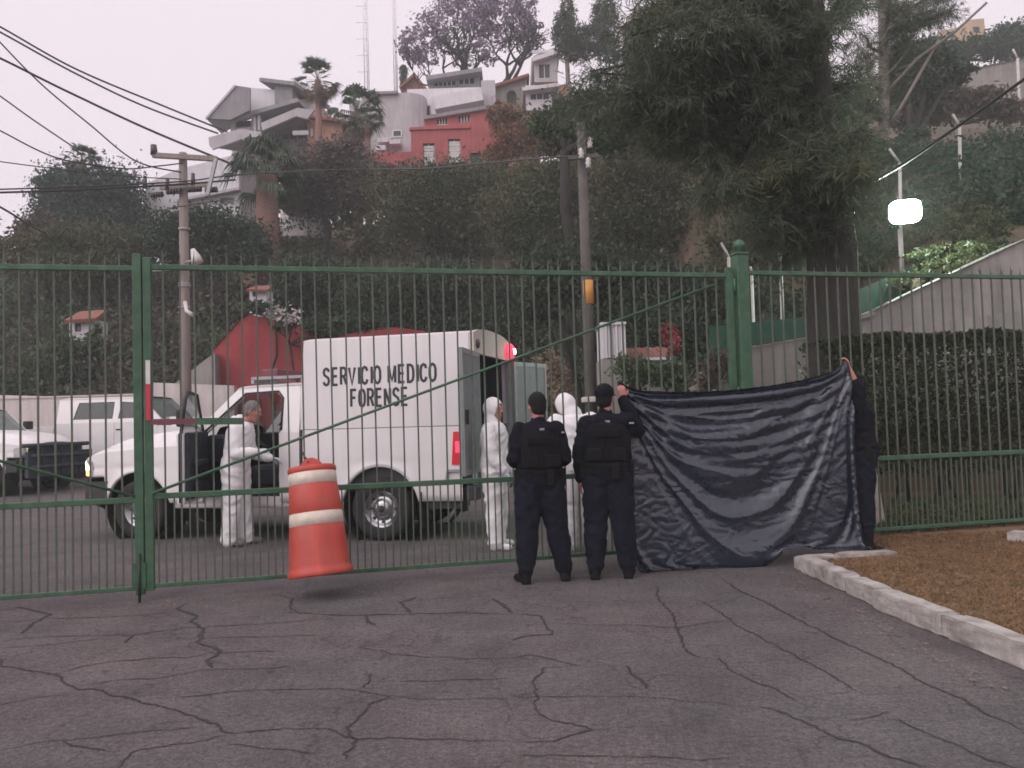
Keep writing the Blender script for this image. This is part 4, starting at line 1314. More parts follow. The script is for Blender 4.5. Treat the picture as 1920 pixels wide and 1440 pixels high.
def hand(mb, wrist, d, palm_n, curl=.5, r=.0095, thumb=1):
    """palm and five fingers from the wrist along d; palm_n looks out of the palm, the fingers curl towards it"""
    w, d, n = Vector(wrist), Vector(d).normalized(), Vector(palm_n)
    n = (n - d * n.dot(d)).normalized()
    s = d.cross(n) * thumb
    for k, (off, L) in enumerate(((-.030, .072), (-.010, .082), (.011, .078), (.030, .062))):
        kn = w + d * .088 + s * off
        mb.capsule(w + s * off * .55, .017, kn, .0125, 8)
        a, p = 0.0, kn
        for j, f in enumerate((.45, .32, .25)):
            a += curl * (.55 + .25 * j)
            dd = d * math.cos(a) + n * math.sin(a) + s * off * 1.2
            q = p + dd.normalized() * (L * f)
            mb.capsule(p, r * (1 - .1 * j), q, r * (.95 - .12 * j), 8)
            p = q
    tb = w + d * .03 - s * .026
    t1 = tb + (d * .55 - s * .75 + n * .3).normalized() * .042
    t2 = t1 + (d * .8 - s * .15 + n * .55).normalized() * .034
    mb.capsule(tb, .013, t1, .011, 8); mb.capsule(t1, .0105, t2, .009, 8)
def figure(J, mb, infl):
    """trunk and limbs of the posed figure; infl adds cloth over the body"""
    g = infl.get
    hp, sh, lean = J['pelvis'], J['chest'], None
    hp, sh = Vector(hp), Vector(sh)
    def ring(t, rx, ry, z=None):
        c = hp.lerp(sh, t)
        return (c.x, c.y, c.z, rx + g('torso', 0), ry + g('torso', 0))
    mb.loft([ring(-.22, .10, .085), ring(-.16, .150, .112), ring(0, .172, .125), ring(.18, .165, .118), ring(.42, .148, .108), ring(.66, .162, .115), ring(.86, .172, .115), ring(1.0, .165, .10), ring(1.08, .12, .08), ring(1.14, .07, .06)], 22)
    for sd in ('L', 'R'):
        S, E, Wr = (Vector(J[k + sd]) for k in ('sho', 'elb', 'wri'))
        Hh, K, An = (Vector(J[k + sd]) for k in ('hip', 'kne', 'ank'))
        mb.capsule(S, .062 + g('arm', 0), S.lerp(E, .5), .054 + g('arm', 0), 12)
        mb.capsule(S.lerp(E, .5), .054 + g('arm', 0), E, .044 + g('arm', 0), 12)
        mb.capsule(E, .045 + g('arm', 0), E.lerp(Wr, .35), .045 + g('arm', 0), 12)
        mb.capsule(E.lerp(Wr, .35), .045 + g('arm', 0), E.lerp(Wr, g('cuff', 1.0)), .030 + g('arm', 0) * g('cuffk', .9), 12)
        mb.capsule(Hh, .098 + g('leg', 0), Hh.lerp(K, .55), .082 + g('leg', 0), 14)
        mb.capsule(Hh.lerp(K, .55), .082 + g('leg', 0), K, .060 + g('leg', 0), 14)
        mb.capsule(K, .060 + g('leg', 0), K.lerp(An, .35), .060 + g('leg', 0), 14)
        mb.capsule(K.lerp(An, .35), .060 + g('leg', 0), K.lerp(An, g('hem', 1.0)), .040 + g('leg', 0) * g('hemk', 1.0), 14)
def person(label, loc, rz, J, outfit, height=1.74, seed=1):
    root = empty('person', loc, rz, label, 'person')
    k = height / 1.74
    root.scale = (k, k, k)
    hc = Vector(J['head'])
    ch = Vector(J['chest'])
    yaw, pit, rol = J.get('look', (0, 0, 0))
    HR = Matrix.Rotation(R(yaw), 3, 'Z') @ Matrix.Rotation(R(pit), 3, 'X') @ Matrix.Rotation(R(rol), 3, 'Y')
    def hl(x, y, z): return hc + HR @ Vector((x, y, z))
    skin = MT[outfit.get('skin', 'skin')]
    # body: one continuous mesh
    b = MB()
    figure(J, b, {})
    b.capsule(ch + Vector((0, -.005, .03)), .062, hl(0, -.018, -.075), .053, 12)
    m = len(b.v)
    e = MB(); e.ell((0, 0, .012), .076, .096, .105, 18, 12); e.capsule((0, .035, -.075), .046, (0, .052, -.092), .036, 10)
    e.capsule((0, .030, -.02), .060, (0, .048, -.055), .050, 12)
    e.capsule((0, .094, .012), .009, (0, .110, -.022), .013, 8)
    e.capsule((-.03, .088, .030), .010, (.03, .088, .030), .010, 8)
    e.capsule((-.018, .088, -.055), .008, (.018, .088, -.055), .008, 8)
    for sd in (-1, 1):
        e.capsule((sd * .076, -.008, .012), .012, (sd * .080, -.014, -.028), .010, 8)
        e.capsule((sd * .04, .078, -.015), .016, (sd * .052, .055, -.02), .014, 8)
    b.add([hl(*p) for p in e.v], e.f, True)
    for sd in ('L', 'R'):
        Wr, E = Vector(J['wri' + sd]), Vector(J['elb' + sd])
        H = J.get('hand' + sd, {})
        hd = H.get('d', (Wr - E).normalized())
        hand(b, Wr, hd, H.get('n', (-1 if sd == 'R' else 1, .3, 0)), H.get('curl', .45), thumb=(1 if sd == 'R' else -1))
        An = Vector(J['ank' + sd]); tf = Vector(J.get('toe' + sd, (0, .15, 0)))
        b.capsule(An + Vector((0, -.02, -.03)), .038, An + tf * .8 + Vector((0, 0, -.055)), .030, 10)
    union(b, 'body', skin, root, .0085, 3)
    for sd in (-1, 1):
        MB().ell(hl(sd * .031, .083, .010), .010, .010, .008, 8, 6).build('eye', MT['eyew'], root)
    # hair
    if outfit.get('hair'):
        h = MB()
        t = MB(); t.ell((0, -.014, .034), .083, .099, .098, 18, 10); t.ell((0, -.045, -.02), .072, .062, .075, 14, 8)
        h.add([hl(*p) for p in t.v], t.f, True)
        o = union(h, 'hair', MT[outfit['hair']], root, .010, 3, .005, 30, seed)
        bm = bmesh.new(); bm.from_mesh(o.data)
        inv = HR.transposed()
        kill = [f for f in bm.faces if (lambda q: q.y > .055 and q.z < .065 or (q.y > .005 and q.z < .0))(inv @ (f.calc_center_median() - hc))]
        bmesh.ops.delete(bm, geom=kill, context='FACES'); bm.to_mesh(o.data); bm.free()
    kind = outfit['kind']
    def boots(mat):
        for sd in ('L', 'R'):
            An = Vector(J['ank' + sd]); tf = Vector(J.get('toe' + sd, (0, .15, 0)))
            q = MB()
            q.capsule(An + Vector((0, 0, .06)), .058, An + Vector((0, -.012, -.035)), .053, 12)
            q.capsule(An + Vector((0, -.025, -.045)), .046, An + tf + Vector((0, 0, -.056)), .040, 12)
            q.box(*sorted((An.x - .042, An.x + .042)), An.y - .07, An.y + .02, An.z - .098, An.z - .06)
            o = union(q, 'boot', MT[mat], root, .011, 4)
            zz = -0.0
            for v in o.data.vertices:
                if v.co.z < .004 + (An.z - .09): v.co.z = .004 + (An.z - .09)
    if kind == 'coverall':
        c = MB()
        figure(J, c, dict(torso=.040 + outfit.get('bulk', 0), arm=.024 + outfit.get('bulk', 0) * .5, leg=.036 + outfit.get('bulk', 0) * .5, cuff=.97, cuffk=.7, hem=1.03, hemk=1.55))
        c.capsule(ch + Vector((0, -.01, .02)), .088, ch + Vector((0, -.005, .075)), .078, 12)
        union(c, 'coverall', MT['coverall'], root, .012, 5, .015, 7.0, seed, (.9, .9, .95))
        if outfit.get('hood'):
            t = MB(); t.ell((0, -.022, .022), .105, .122, .135, 20, 12); t.capsule((0, -.03, -.05), .092, (0, -.035, -.13), .098, 14)
            h = MB(); h.add([hl(*p) for p in t.v], t.f, True)
            o = union(h, 'hood', MT['coverall'], root, .011, 4, .006, 12, seed)
            bm = bmesh.new(); bm.from_mesh(o.data)
            inv = HR.transposed()
            def face(q): return q.y > .028 and (q.x / .068) ** 2 + ((q.z + .02) / .098) ** 2 < 1
            kill = [f for f in bm.faces if face(inv @ (f.calc_center_median() - hc))]
            bmesh.ops.delete(bm, geom=kill, context='FACES'); bm.to_mesh(o.data); bm.free()
            sm = o.modifiers.new('t', 'SOLIDIFY'); sm.thickness = .008; sm.offset = -1
        else:
            q = MB()
            q.capsule(ch + Vector((-.06, -.085, .06)), .045, ch + Vector((.06, -.085, .06)), .045, 12)
            q.capsule(ch + Vector((0, -.10, .02)), .05, ch + Vector((0, -.09, .10)), .045, 12)
            union(q, 'hood_folded_back', MT['coverall'], root, .012, 4, .008, 14, seed)
        if outfit.get('gloves'):
            for sd in ('L', 'R'):
                q = MB()
                Wr, E = Vector(J['wri' + sd]), Vector(J['elb' + sd]); H = J.get('hand' + sd, {})
                hd = Vector(H.get('d', (Wr - E).normalized()))
                hand(q, Wr, hd, H.get('n', (-1 if sd == 'R' else 1, .3, 0)), H.get('curl', .45), .0125, thumb=(1 if sd == 'R' else -1))
                q.capsule(Wr - hd.normalized() * .06, .036, Wr + hd.normalized() * .04, .03, 12)
                union(q, 'glove', MT['glove'], root, .0085, 2)
        boots(outfit.get('shoes', 'coverall'))
    else:
        tr = MB()
        Jt = J
        figure(J, tr, dict(torso=.018, arm=-.02, leg=.040, hem=.90, hemk=.8))
        o = union(tr, 'trousers', MT['navytrouser'], root, .012, 4, .016, 9, seed, (.9, .9, 1.0))
        bm = bmesh.new(); bm.from_mesh(o.data)
        zc = J['pelvis'][2] + .09
        hipx = .24
        kill = [f for f in bm.faces if f.calc_center_median().z > zc]
        # keep only the part around the legs (arms hang outside)
        bmesh.ops.delete(bm, geom=kill, context='FACES')
        seen, best = set(), []
        for f in bm.faces:
            if f in seen: continue
            st, isl = [f], []
            seen.add(f)
            while st:
                q = st.pop(); isl.append(q)
                for ed in q.edges:
                    for l in ed.link_faces:
                        if l not in seen: seen.add(l); st.append(l)
            if len(isl) > len(best): best = isl
        bs = set(best)
        bmesh.ops.delete(bm, geom=[f for f in bm.faces if f not in bs], context='FACES')
        bm.to_mesh(o.data); bm.free()
        jk = MB()
        figure(J, jk, dict(torso=.036, arm=.022, leg=-.06, cuff=outfit.get('cuff', .95), cuffk=.9, hem=.0))
        jk.capsule(ch + Vector((0, -.01, .02)), .075, ch + Vector((0, -.005, .07)), .068, 12)
        o = union(jk, 'jacket', MT['navy'], root, .012, 4, .014, 9, seed + 3, (.9, .9, 1.0))
        bm = bmesh.new(); bm.from_mesh(o.data)
        za = J['pelvis'][2] - .06
        def is_arm(q):
            return min((q - Vector(J['wri' + s_])).length for s_ in 'LR') < .16 or min((q - Vector(J['wri' + s_]).lerp(Vector(J['elb' + s_]), .5)).length for s_ in 'LR') < .18
        kill = [f for f in bm.faces if f.calc_center_median().z < za and not is_arm(f.calc_center_median())]
        bmesh.ops.delete(bm, geom=kill, context='FACES'); bm.to_mesh(o.data); bm.free()
        if outfit.get('vest'):
            v = MB()
            p0, p1 = Vector(J['pelvis']), ch
            def rg(t, rx, ry):
                c = p0.lerp(p1, t); return (c.x, c.y, c.z, rx, ry)
            v.loft([rg(.20, .205, .165), rg(.24, .222, .178), rg(.5, .218, .175), rg(.8, .218, .175), rg(.95, .185, .158), rg(1.0, .15, .12)], 24)
            union(v, 'vest', MT['vest'], root, .013, 3, .005, 10, seed)
            for (x, y, z) in ((-.10, -.165, .35), (.10, -.165, .35)):
                c = p0.lerp(p1, z)
                MB().bbox(c.x + x - .07, c.x + x + .07, c.y - .198, c.y - .15, c.z - .05, c.z + .06, .012).build('vest_pouch', MT['vest'], root)
            c = p0.lerp(p1, .78)
            MB().bbox(c.x - .12, c.x + .12, c.y - .190, c.y - .170, c.z - .035, c.z + .035, .004).build('back_panel', MT['vest'], root)
        if outfit.get('vest'):
            q = ch + Vector((.02, -.135, .0))
            MB().bbox(q.x - .022, q.x + .022, q.y - .008, q.y + .008, q.z - .010, q.z + .010, .003).build('collar_tag', MT['steel'], root)
            q = Vector(J['shoR']) + Vector((.05, -.072, -.02))
            MB().bbox(q.x - .022, q.x + .022, q.y - .008, q.y + .008, q.z - .008, q.z + .008, .003).build('shoulder_badge', MT['steel'], root)
        bl = MB()
        c = Vector(J['pelvis'])
        bl.loft([(c.x, c.y, c.z + .035, .205, .158), (c.x, c.y, c.z + .04, .213, .166), (c.x, c.y, c.z + .085, .213, .166), (c.x, c.y, c.z + .09, .205, .158)], 26)
        bl.build('belt', MT['black'], root)
        for (x, y) in ((.205, -.02), (-.20, -.04), (.08, -.165)):
            MB().bbox(c.x + x - .035, c.x + x + .035, c.y + y - .03, c.y + y + .03, c.z - .06, c.z + .09, .01).build('belt_pouch', MT['black'], root)
        boots('black')
        if outfit.get('cap'):
            t = MB()
            t.ell((0, -.010, .040), .090, .108, .092, 20, 10)
            h = MB(); h.add([hl(*p) for p in t.v], t.f, True)
            o = union(h, 'cap', MT['navy'], root, .010, 3)
            bm = bmesh.new(); bm.from_mesh(o.data)
            inv = HR.transposed()
            bmesh.ops.delete(bm, geom=[f for f in bm.faces if (inv @ (f.calc_center_median() - hc)).z < .022], context='FACES'); bm.to_mesh(o.data); bm.free()
            br = MB()
            br.grid(lambda u, v: tuple(hl((2 * u - 1) * .075, .085 + .085 * v * (1 - .35 * (2 * u - 1) ** 2), .03 - .02 * v - .012 * (2 * u - 1) ** 2)), 10, 4)
            br.build('cap_brim', MT['navy'], o)
            br2 = MB()
            br2.grid(lambda u, v: tuple(hl((2 * u - 1) * .03, -.108 - .004, .03 + .028 * v)), 4, 2)
            br2.build('cap_strap', MT['navytrouser'], o)
    return root
def stand(**k):
    J = dict(pelvis=(0, 0, .95), chest=(0, 0, 1.40), head=(0, .015, 1.615), look=(0, 0, 0),
             hipL=(-.09, 0, .90), kneL=(-.12, .015, .50), ankL=(-.14, 0, .09), toeL=(-.03, .16, 0),
             hipR=(.09, 0, .90), kneR=(.12, .015, .50), ankR=(.14, 0, .09), toeR=(.03, .16, 0),
             shoL=(-.165, 0, 1.385), elbL=(-.235, -.02, 1.12), wriL=(-.235, .06, .89),
             shoR=(.165, 0, 1.385), elbR=(.235, -.02, 1.12), wriR=(.235, .06, .89))
    J.update(k)
    return J
# 1. officer seen from behind, hands in front, bare dark hair
person('officer in dark uniform and vest seen from behind with bare dark hair', (.225, 7.62, 0), R(6), stand(
    hipL=(-.09, 0, .90), kneL=(-.125, .01, .50), ankL=(-.155, -.02, .09), kneR=(.15, .01, .50), ankR=(.215, .04, .09), toeR=(.05, .16, 0), toeL=(-.06, .15, 0),
    elbL=(-.232, -.05, 1.13), wriL=(-.13, .17, 1.07), elbR=(.232, -.05, 1.13), wriR=(.12, .18, 1.07), look=(14, -4, 0),
    handL=dict(d=(1, .35, -.1), n=(0, -1, 0), curl=.5), handR=dict(d=(-1, .35, -.1), n=(0, -1, 0), curl=.5)),
    dict(kind='uniform', vest=True, hair='hairblack', skin='darkskin'), 1.735, 11)
# 2. officer in a cap with the left corner of the tarpaulin in the right hand
person('officer in dark cap and uniform holding up the near corner of the tarpaulin', (.86, 7.70, 0), R(-8), stand(
    ankL=(-.135, -.02, .09), ankR=(.155, .03, .09),
    elbL=(-.238, -.03, 1.13), wriL=(-.245, .05, .89), handL=dict(d=(-.05, .12, -1), n=(1, .2, 0), curl=.35),
    shoR=(.18, 0, 1.40), elbR=(.285, .15, 1.31), wriR=(.16, .15, 1.60), handR=dict(d=(-.1, .05, 1), n=(-.3, 1, 0), curl=.95), look=(-14, 6, 0)),
    dict(kind='uniform', vest=True, cap=True, hair='hairblack', skin='darkskin'), 1.80, 23)
# 3. the far end of the tarpaulin: a figure in profile, left arm raised
person('dark clad person behind the far edge of the tarpaulin with a raised bare forearm', (3.51, 8.42, LZ), R(78), stand(
    shoL=(-.16, .05, 1.41), elbL=(-.20, .02, 1.52), wriL=(-.20, .10, 1.765), handL=dict(d=(.05, .10, 1), n=(.2, 1, 0), curl=.95), elbR=(.23, .1, 1.15), wriR=(.15, .3, 1.2)),
    dict(kind='uniform', hair='hairblack', skin='skin', cuff=.45), 1.76, 31)
# 4. coverall at the open driver's door, stooping to the right
person('grey haired person in white coverall leaning in at the open driver door', (-3.54, 10.58, 0), R(-90), stand(
    pelvis=(0, -.02, .96), chest=(0, .06, 1.41), head=(0, .20, 1.60), look=(0, -14, 0),
    hipL=(-.09, 0, .90), kneL=(-.10, .02, .5), ankL=(-.10, .06, .09), hipR=(.09, -.02, .90), kneR=(.10, -.03, .5), ankR=(.11, -.07, .09),
    shoL=(-.175, .07, 1.39), shoR=(.175, .05, 1.39), elbR=(.245, .06, 1.10), wriR=(.20, .29, 1.12), elbL=(-.24, .10, 1.10), wriL=(-.16, .36, 1.02),
    handR=dict(d=(-.1, 1, .1), n=(-.6, 0, -1), curl=.4), handL=dict(d=(.1, 1, -.2), n=(.6, 0, -1), curl=.4)),
    dict(kind='coverall', hair='hairgrey', gloves=True, shoes='stone'), 1.84, 41)
# 5. hooded coverall behind the truck, looking to the right
person('person in white hooded coverall standing beside the grey rear door', (-.23, 9.72, 0), R(-106), stand(
    look=(-16, 0, 0), elbL=(-.225, .02, 1.11), wriL=(-.20, .14, .90), elbR=(.22, .03, 1.11), wriR=(.19, .16, .90), ankL=(-.15, -.04, .09), ankR=(.15, .04, .09)),
    dict(kind='coverall', hood=True, gloves=True), 1.73, 53)
# 6. coverall with the back turned, half hidden between the two officers
person('person in white coverall seen from behind between the two officers', (.70, 9.42, 0), R(14), stand(
    chest=(0, .03, 1.40), shoL=(-.20, .02, 1.39), shoR=(.20, .02, 1.39), head=(-.06, .12, 1.56), look=(25, -34, -8), ankL=(-.16, -.02, .09), ankR=(.20, .02, .09), kneR=(.15, .01, .5), elbL=(-.26, .0, 1.12), wriL=(-.22, .15, .93), elbR=(.265, -.01, 1.12), wriR=(.23, .12, .90)),
    dict(kind='coverall', hood=True, gloves=True, bulk=.035), 1.80, 67)

# ------------------------------------------------------------------ the tarpaulin: hung from two hands and left to fall
def tarpaulin():
    NX, NY = 118, 92
    Wd, Ht = 2.345, 1.90
    Apt = np.array(at(1158, 716, 7.92)); Bpt = np.array(at(1589, 677, 8.16))
    rng = np.random.default_rng(5)
    u, v = np.meshgrid(np.linspace(0, 1, NX), np.linspace(0, 1, NY))
    ax = (Bpt - Apt); L = np.linalg.norm(ax)
    nrm = np.array([ax[1], -ax[0], 0.0]); nrm /= np.linalg.norm(nrm)
    P = Apt + ax * u[..., None] + np.array([0, 0, -Ht]) * v[..., None]
    lf = np.zeros_like(u)
    for k in range(1, 9):
        lf += rng.normal() * np.sin(PI * k * u + rng.random() * 6) * np.cos(PI * k * .7 * v + rng.random() * 6) / k
    P = P + nrm * (lf * .05 + .05 * np.sin(PI * u) * np.sin(PI * np.minimum(1, v * 1.2)))[..., None]
    V = np.zeros_like(P)
    dx, dy = Wd / (NX - 1), Ht / (NY - 1)
    dg = math.hypot(dx, dy)
    def gz(Q): return np.where(Q[..., 0] > 2.56, LZ + .05, .012) + np.where((Q[..., 0] > 2.5) & (Q[..., 0] < 2.85), .02, 0)
    pins = [((0, 0), Apt), ((0, NX - 1), Bpt)]
    pl = np.array(at(1196, 800, 7.90))
    iy = int(.155 * NY)
    def solve(Q, a, b, rest, k):
        d = Q[b] - Q[a]
        l = np.linalg.norm(d, axis=-1, keepdims=True) + 1e-9
        c = d * ((l - rest) / l * .5 * k)
        Q[a] += c; Q[b] -= c
    S = slice
    cons = []
    for p in (0, 1):
        cons.append(((S(None), S(p, NX - 1, 2)), (S(None), S(p + 1, NX, 2)), dx, 1.0))
        cons.append(((S(p, NY - 1, 2), S(None)), (S(p + 1, NY, 2), S(None)), dy, 1.0))
    for p in (0, 1):
        for q in (0, 1):
            cons.append(((S(p, NY - 1, 2), S(q, NX - 1, 2)), (S(p + 1, NY, 2), S(q + 1, NX, 2)), dg, .45))
            cons.append(((S(p, NY - 1, 2), S(q + 1, NX, 2)), (S(p + 1, NY, 2), S(q, NX - 1, 2)), dg, .45))
    for p in (0, 1, 2, 3):
        cons.append(((S(None), S(p, NX - 2, 4)), (S(None), S(p + 2, NX, 4)), 2 * dx, .10))
        cons.append(((S(p, NY - 2, 4), S(None)), (S(p + 2, NY, 4), S(None)), 2 * dy, .10))
    # slice lengths must agree
    cc = []
    for a, b, r, k in cons:
        na, nb = P[a].shape, P[b].shape
        m0, m1 = min(na[0], nb[0]), min(na[1], nb[1])
        def cut(s, d, m):
            st = s[d].start or 0; sp = s[d].step or 1
            return S(st, st + sp * (m - 1) + 1, sp)
        cc.append(((cut(a, 0, m0), cut(a, 1, m1)), (cut(b, 0, m0), cut(b, 1, m1)), r, k))
    rx_, ry_ = u * Wd, v * Ht
    dA = np.hypot(rx_, ry_)[..., None] * 1.004 + 1e-6
    dB = np.hypot(Wd - rx_, ry_)[..., None] * 1.004 + 1e-6
    def leash(Q, X, dm):
        d = Q - X
        l = np.linalg.norm(d, axis=-1, keepdims=True) + 1e-9
        return X + d * np.minimum(1, dm / l)
    dt = .02
    for it in range(420):
        V *= .965
        V[..., 2] -= 9.8 * dt
        if it < 200: V += nrm * (rng.normal(size=u.shape) * .02)[..., None]
        Q = P + V * dt
        for sub in range(7):
            for a, b, r, k in cc: solve(Q, a, b, r, k)
            for (ij, X) in pins:
                Q[ij] = X
                i0, j0 = ij
            Q = leash(leash(Q, Apt, dA), Bpt, dB)
            # the hand bunches the corner
            Q[0:3, 0:3] = Q[0:3, 0:3] * .3 + Apt * .7
            Q[0:3, NX - 3:NX] = Q[0:3, NX - 3:NX] * .3 + Bpt * .7
            Q[iy, 0] = Q[iy, 0] * .4 + pl * .6
            g = gz(Q)
            Q[..., 2] = np.maximum(Q[..., 2], g)
            # stays in front of the fence and of the person behind it
            lim = 8.03 + .249 * Q[..., 0]
            Q[..., 1] = np.minimum(Q[..., 1], lim)
        V = (Q - P) / dt
        P = Q
    # crinkles of stiff plastic sheet
    gx = np.gradient(P, axis=1); gy = np.gradient(P, axis=0)
    N = np.cross(gx, gy); N /= np.linalg.norm(N, axis=-1, keepdims=True) + 1e-9
    # refine by two
    def up(Aa):
        B2 = np.empty((2 * Aa.shape[0] - 1, 2 * Aa.shape[1] - 1, Aa.shape[2]))
        B2[::2, ::2] = Aa
        B2[1::2, ::2] = (Aa[1:] + Aa[:-1]) / 2
        B2[:, 1::2] = (B2[:, 2::2] + B2[:, :-2:2]) / 2
        return B2
    P, N = up(P), up(N)
    h, w = P.shape[:2]
    D = np.zeros((h, w))
    for j in range(h):
        for i in range(w):
            uu, vv = i / (w - 1) * Wd, j / (h - 1) * Ht
            q = Vector((uu * 9, vv * 13, 1))
            q2 = q + Vector(noise.noise_vector(q * .4)) * 1.1
            ur = i / (w - 1); vr = j / (h - 1)
            cl = vr / (4 * ur * (1 - ur) * .95 + .04)
            fold = 0
            if cl < 1.15:
                q3 = Vector((cl * 4.6 + .3 * noise.noise(Vector((uu * 2.1, vv * 2.1, 4))), ur * 1.3, 5))
                fold = (abs(noise.noise(q3)) * 1.6 - .35 + .35 * noise.noise(q3 * 2.3)) * .11 * math.sin(PI * min(max(ur, .02), .98)) ** .7 * min(1, cl * 6) * min(1, (1.15 - cl) * 4)
            D[j, i] = fold + (.5 - abs(noise.noise(q2))) * .011 + (.5 - abs(noise.noise(q2 * 2.4))) * .005
    P = P + N * D[..., None]
    mb = MB()
    mb.add(P.reshape(-1, 3), [(j * w + i, j * w + i + 1, (j + 1) * w + i + 1, (j + 1) * w + i) for j in range(h - 1) for i in range(w - 1)], True)
    o = mb.build('tarpaulin', MT['tarp'], base=True)
    tag(o, 'crumpled dark blue plastic tarpaulin held up as a screen', 'tarpaulin')
tarpaulin()
# ------------------------------------------------------------------ walls and houses of the hillside
class House:
    """a building whose front is measured in photograph pixels at depth Y; w is metres behind that front"""
    def __init__(s, name, label, px0, py0, Y, cat='house', yaw=0.0, group=None):
        s.px0, s.py0, s.Y, s.s = px0, py0, Y, Y / FPX
        s.o = at(px0, py0, Y)
        s.root = empty(name, s.o, yaw, label, cat, group)
        s.h0 = py0 + (s.o.z - CAMP.z) / s.s
        s.c0 = px0 - s.o.x / s.s
    def u(s, x, w=0): return (x - s.c0) * (s.Y + w) / FPX - s.o.x
    def v(s, y, w=0): return CAMP.z + (s.h0 - y) * (s.Y + w) / FPX - s.o.z
    def box(s, part, mat, x0, x1, y0, y1, w0, w1, parent=None, bev=0):
        o = MB().box(s.u(x0, w0), s.u(x1, w0), w0, w1, s.v(y1, w0), s.v(y0, w0)).build(part, MT[mat], parent or s.root)
        if bev: bevel(o, bev)
        return o
    def wall(s, part, mat, poly, holes, w0, w1, parent=None):
        P = lambda l: [(s.u(a, w0), s.v(b, w0)) for a, b in l]
        return MB().plate(P(poly), [P(h) for h in holes], lambda a, b, k: (a, w1 if k else w0, b)).build(part, MT[mat], parent or s.root)
    def slab(s, part, mat, pts, th, parent=None):
        """sloped slab; the points (px, py, w) give its near edge, points further back keep their height over the front"""
        w0 = min(p[2] for p in pts)
        p = [Vector((s.u(a, w0), w, s.v(b, w0))) for a, b, w in pts]
        n = (p[1] - p[0]).cross(p[2] - p[0]).normalized()
        if n.z > 0: n = -n
        v = p + [q + n * th for q in p]
        m = len(p)
        f = [tuple(range(m)), tuple(reversed(range(m, 2 * m)))] + [(i, (i + 1) % m, m + (i + 1) % m, m + i) for i in range(m)]
        return MB().add(v, f).build(part, MT[mat], parent or s.root)
    def window(s, x0, x1, y0, y1, w, frame='winframe', nx=2, ny=1, glassm='houseglass', t=.07, deep=.15):
        a, b, c, d = s.u(x0, w), s.u(x1, w), s.v(y1, w), s.v(y0, w)
        fr = MB().plate([(a - t, c - t), (b + t, c - t), (b + t, d + t), (a - t, d + t)], [[(a, c), (b, c), (b, d), (a, d)]], lambda p, q, k: (p, w + (.12 if k else -.06), q)).build('window', MT[frame], s.root)
        MB().box(a, b, w - .012, w - .004, c, d).build('pane', MT[glassm], fr)
        mu = MB()
        for i in range(1, nx): mu.box(a + (b - a) * i / nx - .03, a + (b - a) * i / nx + .03, w - .045, w - .014, c, d)
        for i in range(1, ny): mu.box(a, b, w - .043, w - .016, c + (d - c) * i / ny - .03, c + (d - c) * i / ny + .03)
        if mu.v: mu.build('mullion', MT[frame], fr)
        return fr
def rect(x0, x1, y0, y1): return [(x0, y1), (x1, y1), (x1, y0), (x0, y0)]

# red house with pale windows
h = House('red_house', 'brick red house with tall pale windows below the lilac tree', 850, 312, 50)
wl = [rect(793, 816, 266, 311), rect(841, 865, 259, 301), rect(881, 904, 287, 316)]
h.wall('front_wall', 'housered', [(771, 345), (935, 345), (935, 233), (880, 226), (771, 241)], wl, 0, .3)
h.box('side_block', 'housered', 771, 935, 236, 345, .3, 5)
h.box('parapet', 'housered', 768, 884, 234, 239, -.12, .28)
for (a, b, c, d, nx, ny) in ((794, 815, 267, 310, 2, 4), (842, 864, 260, 300, 2, 4)):
    h.window(a, b, c, d, .22, nx=nx, ny=ny, glassm='winframe' if False else 'houseglass')
    q = MB()
    for k in range(7): q.box(h.u(a + 1), h.u(b - 1), .10, .13, h.v(d - 2 - (d - c - 4) * k / 7), h.v(d - 2 - (d - c - 4) * k / 7) + .14)
    q.build('shutter', MT['winframe'], h.root)
h.window(883, 903, 289, 316, .22, nx=1)
h.box('balcony_slab', 'winframe', 838, 868, 301, 304, -.7, .0)
h.wall('upper_wall', 'housered', [(797, 240), (922, 240), (922, 196), (797, 214)], [rect(820, 842, 218, 232), rect(861, 885, 213, 230)], 1.2, 1.5)
h.box('upper_block', 'housered', 799, 920, 214, 240, 1.5, 5)
h.slab('upper_roof', 'greyconc', [(795, 213, .9), (924, 195, .9), (924, 193, 5.2), (795, 211, 5.2)], .22)
for (a, b, c, d) in ((821, 841, 219, 231), (862, 884, 214, 229)): h.window(a, b, c, d, 1.4, nx=4, t=.05)
h.box('lower_wing', 'housered', 690, 771, 281, 330, .8, 5)
h.box('orange_wing', 'orangewall', 935, 1010, 238, 330, 1.0, 5)

# long white house behind it
h = House('white_house', 'long white house with dark glazed top floor behind the red house', 840, 240, 57)
h.wall('front_wall', 'housewhite', rect(764, 905, 163, 300), [rect(769, 807, 196, 222), rect(834, 893, 178, 212)], 0, .3)
h.window(770, 806, 197, 221, .2, nx=3)
h.box('recess', 'greyconc', 830, 897, 176, 214, .9, 1.1)
h.window(836, 891, 184, 211, .7, nx=4)
h.box('body', 'housewhite', 766, 903, 165, 300, 1.2, 7)
h.slab('balcony_band', 'housewhite', [(812, 178, -1.2), (905, 163, -1.2), (905, 163, 0), (812, 178, 0)], .9)
h.box('column', 'housewhite', 809, 818, 178, 240, -.9, -.5)
h.wall('top_floor', 'greyconc', [(806, 165), (903, 165), (903, 126), (806, 140)], [rect(815, 858, 142, 160), rect(862, 894, 138, 158)], 2.0, 2.3)
h.window(816, 857, 143, 159, 2.2, nx=5, t=.04); h.window(863, 893, 139, 157, 2.2, nx=3, t=.04)
h.slab('top_roof', 'greyconc', [(800, 138, 1.2), (907, 124, 1.2), (907, 124, 7), (800, 138, 7)], .3)
h.box('top_body', 'greyconc', 808, 901, 142, 165, 2.4, 7)
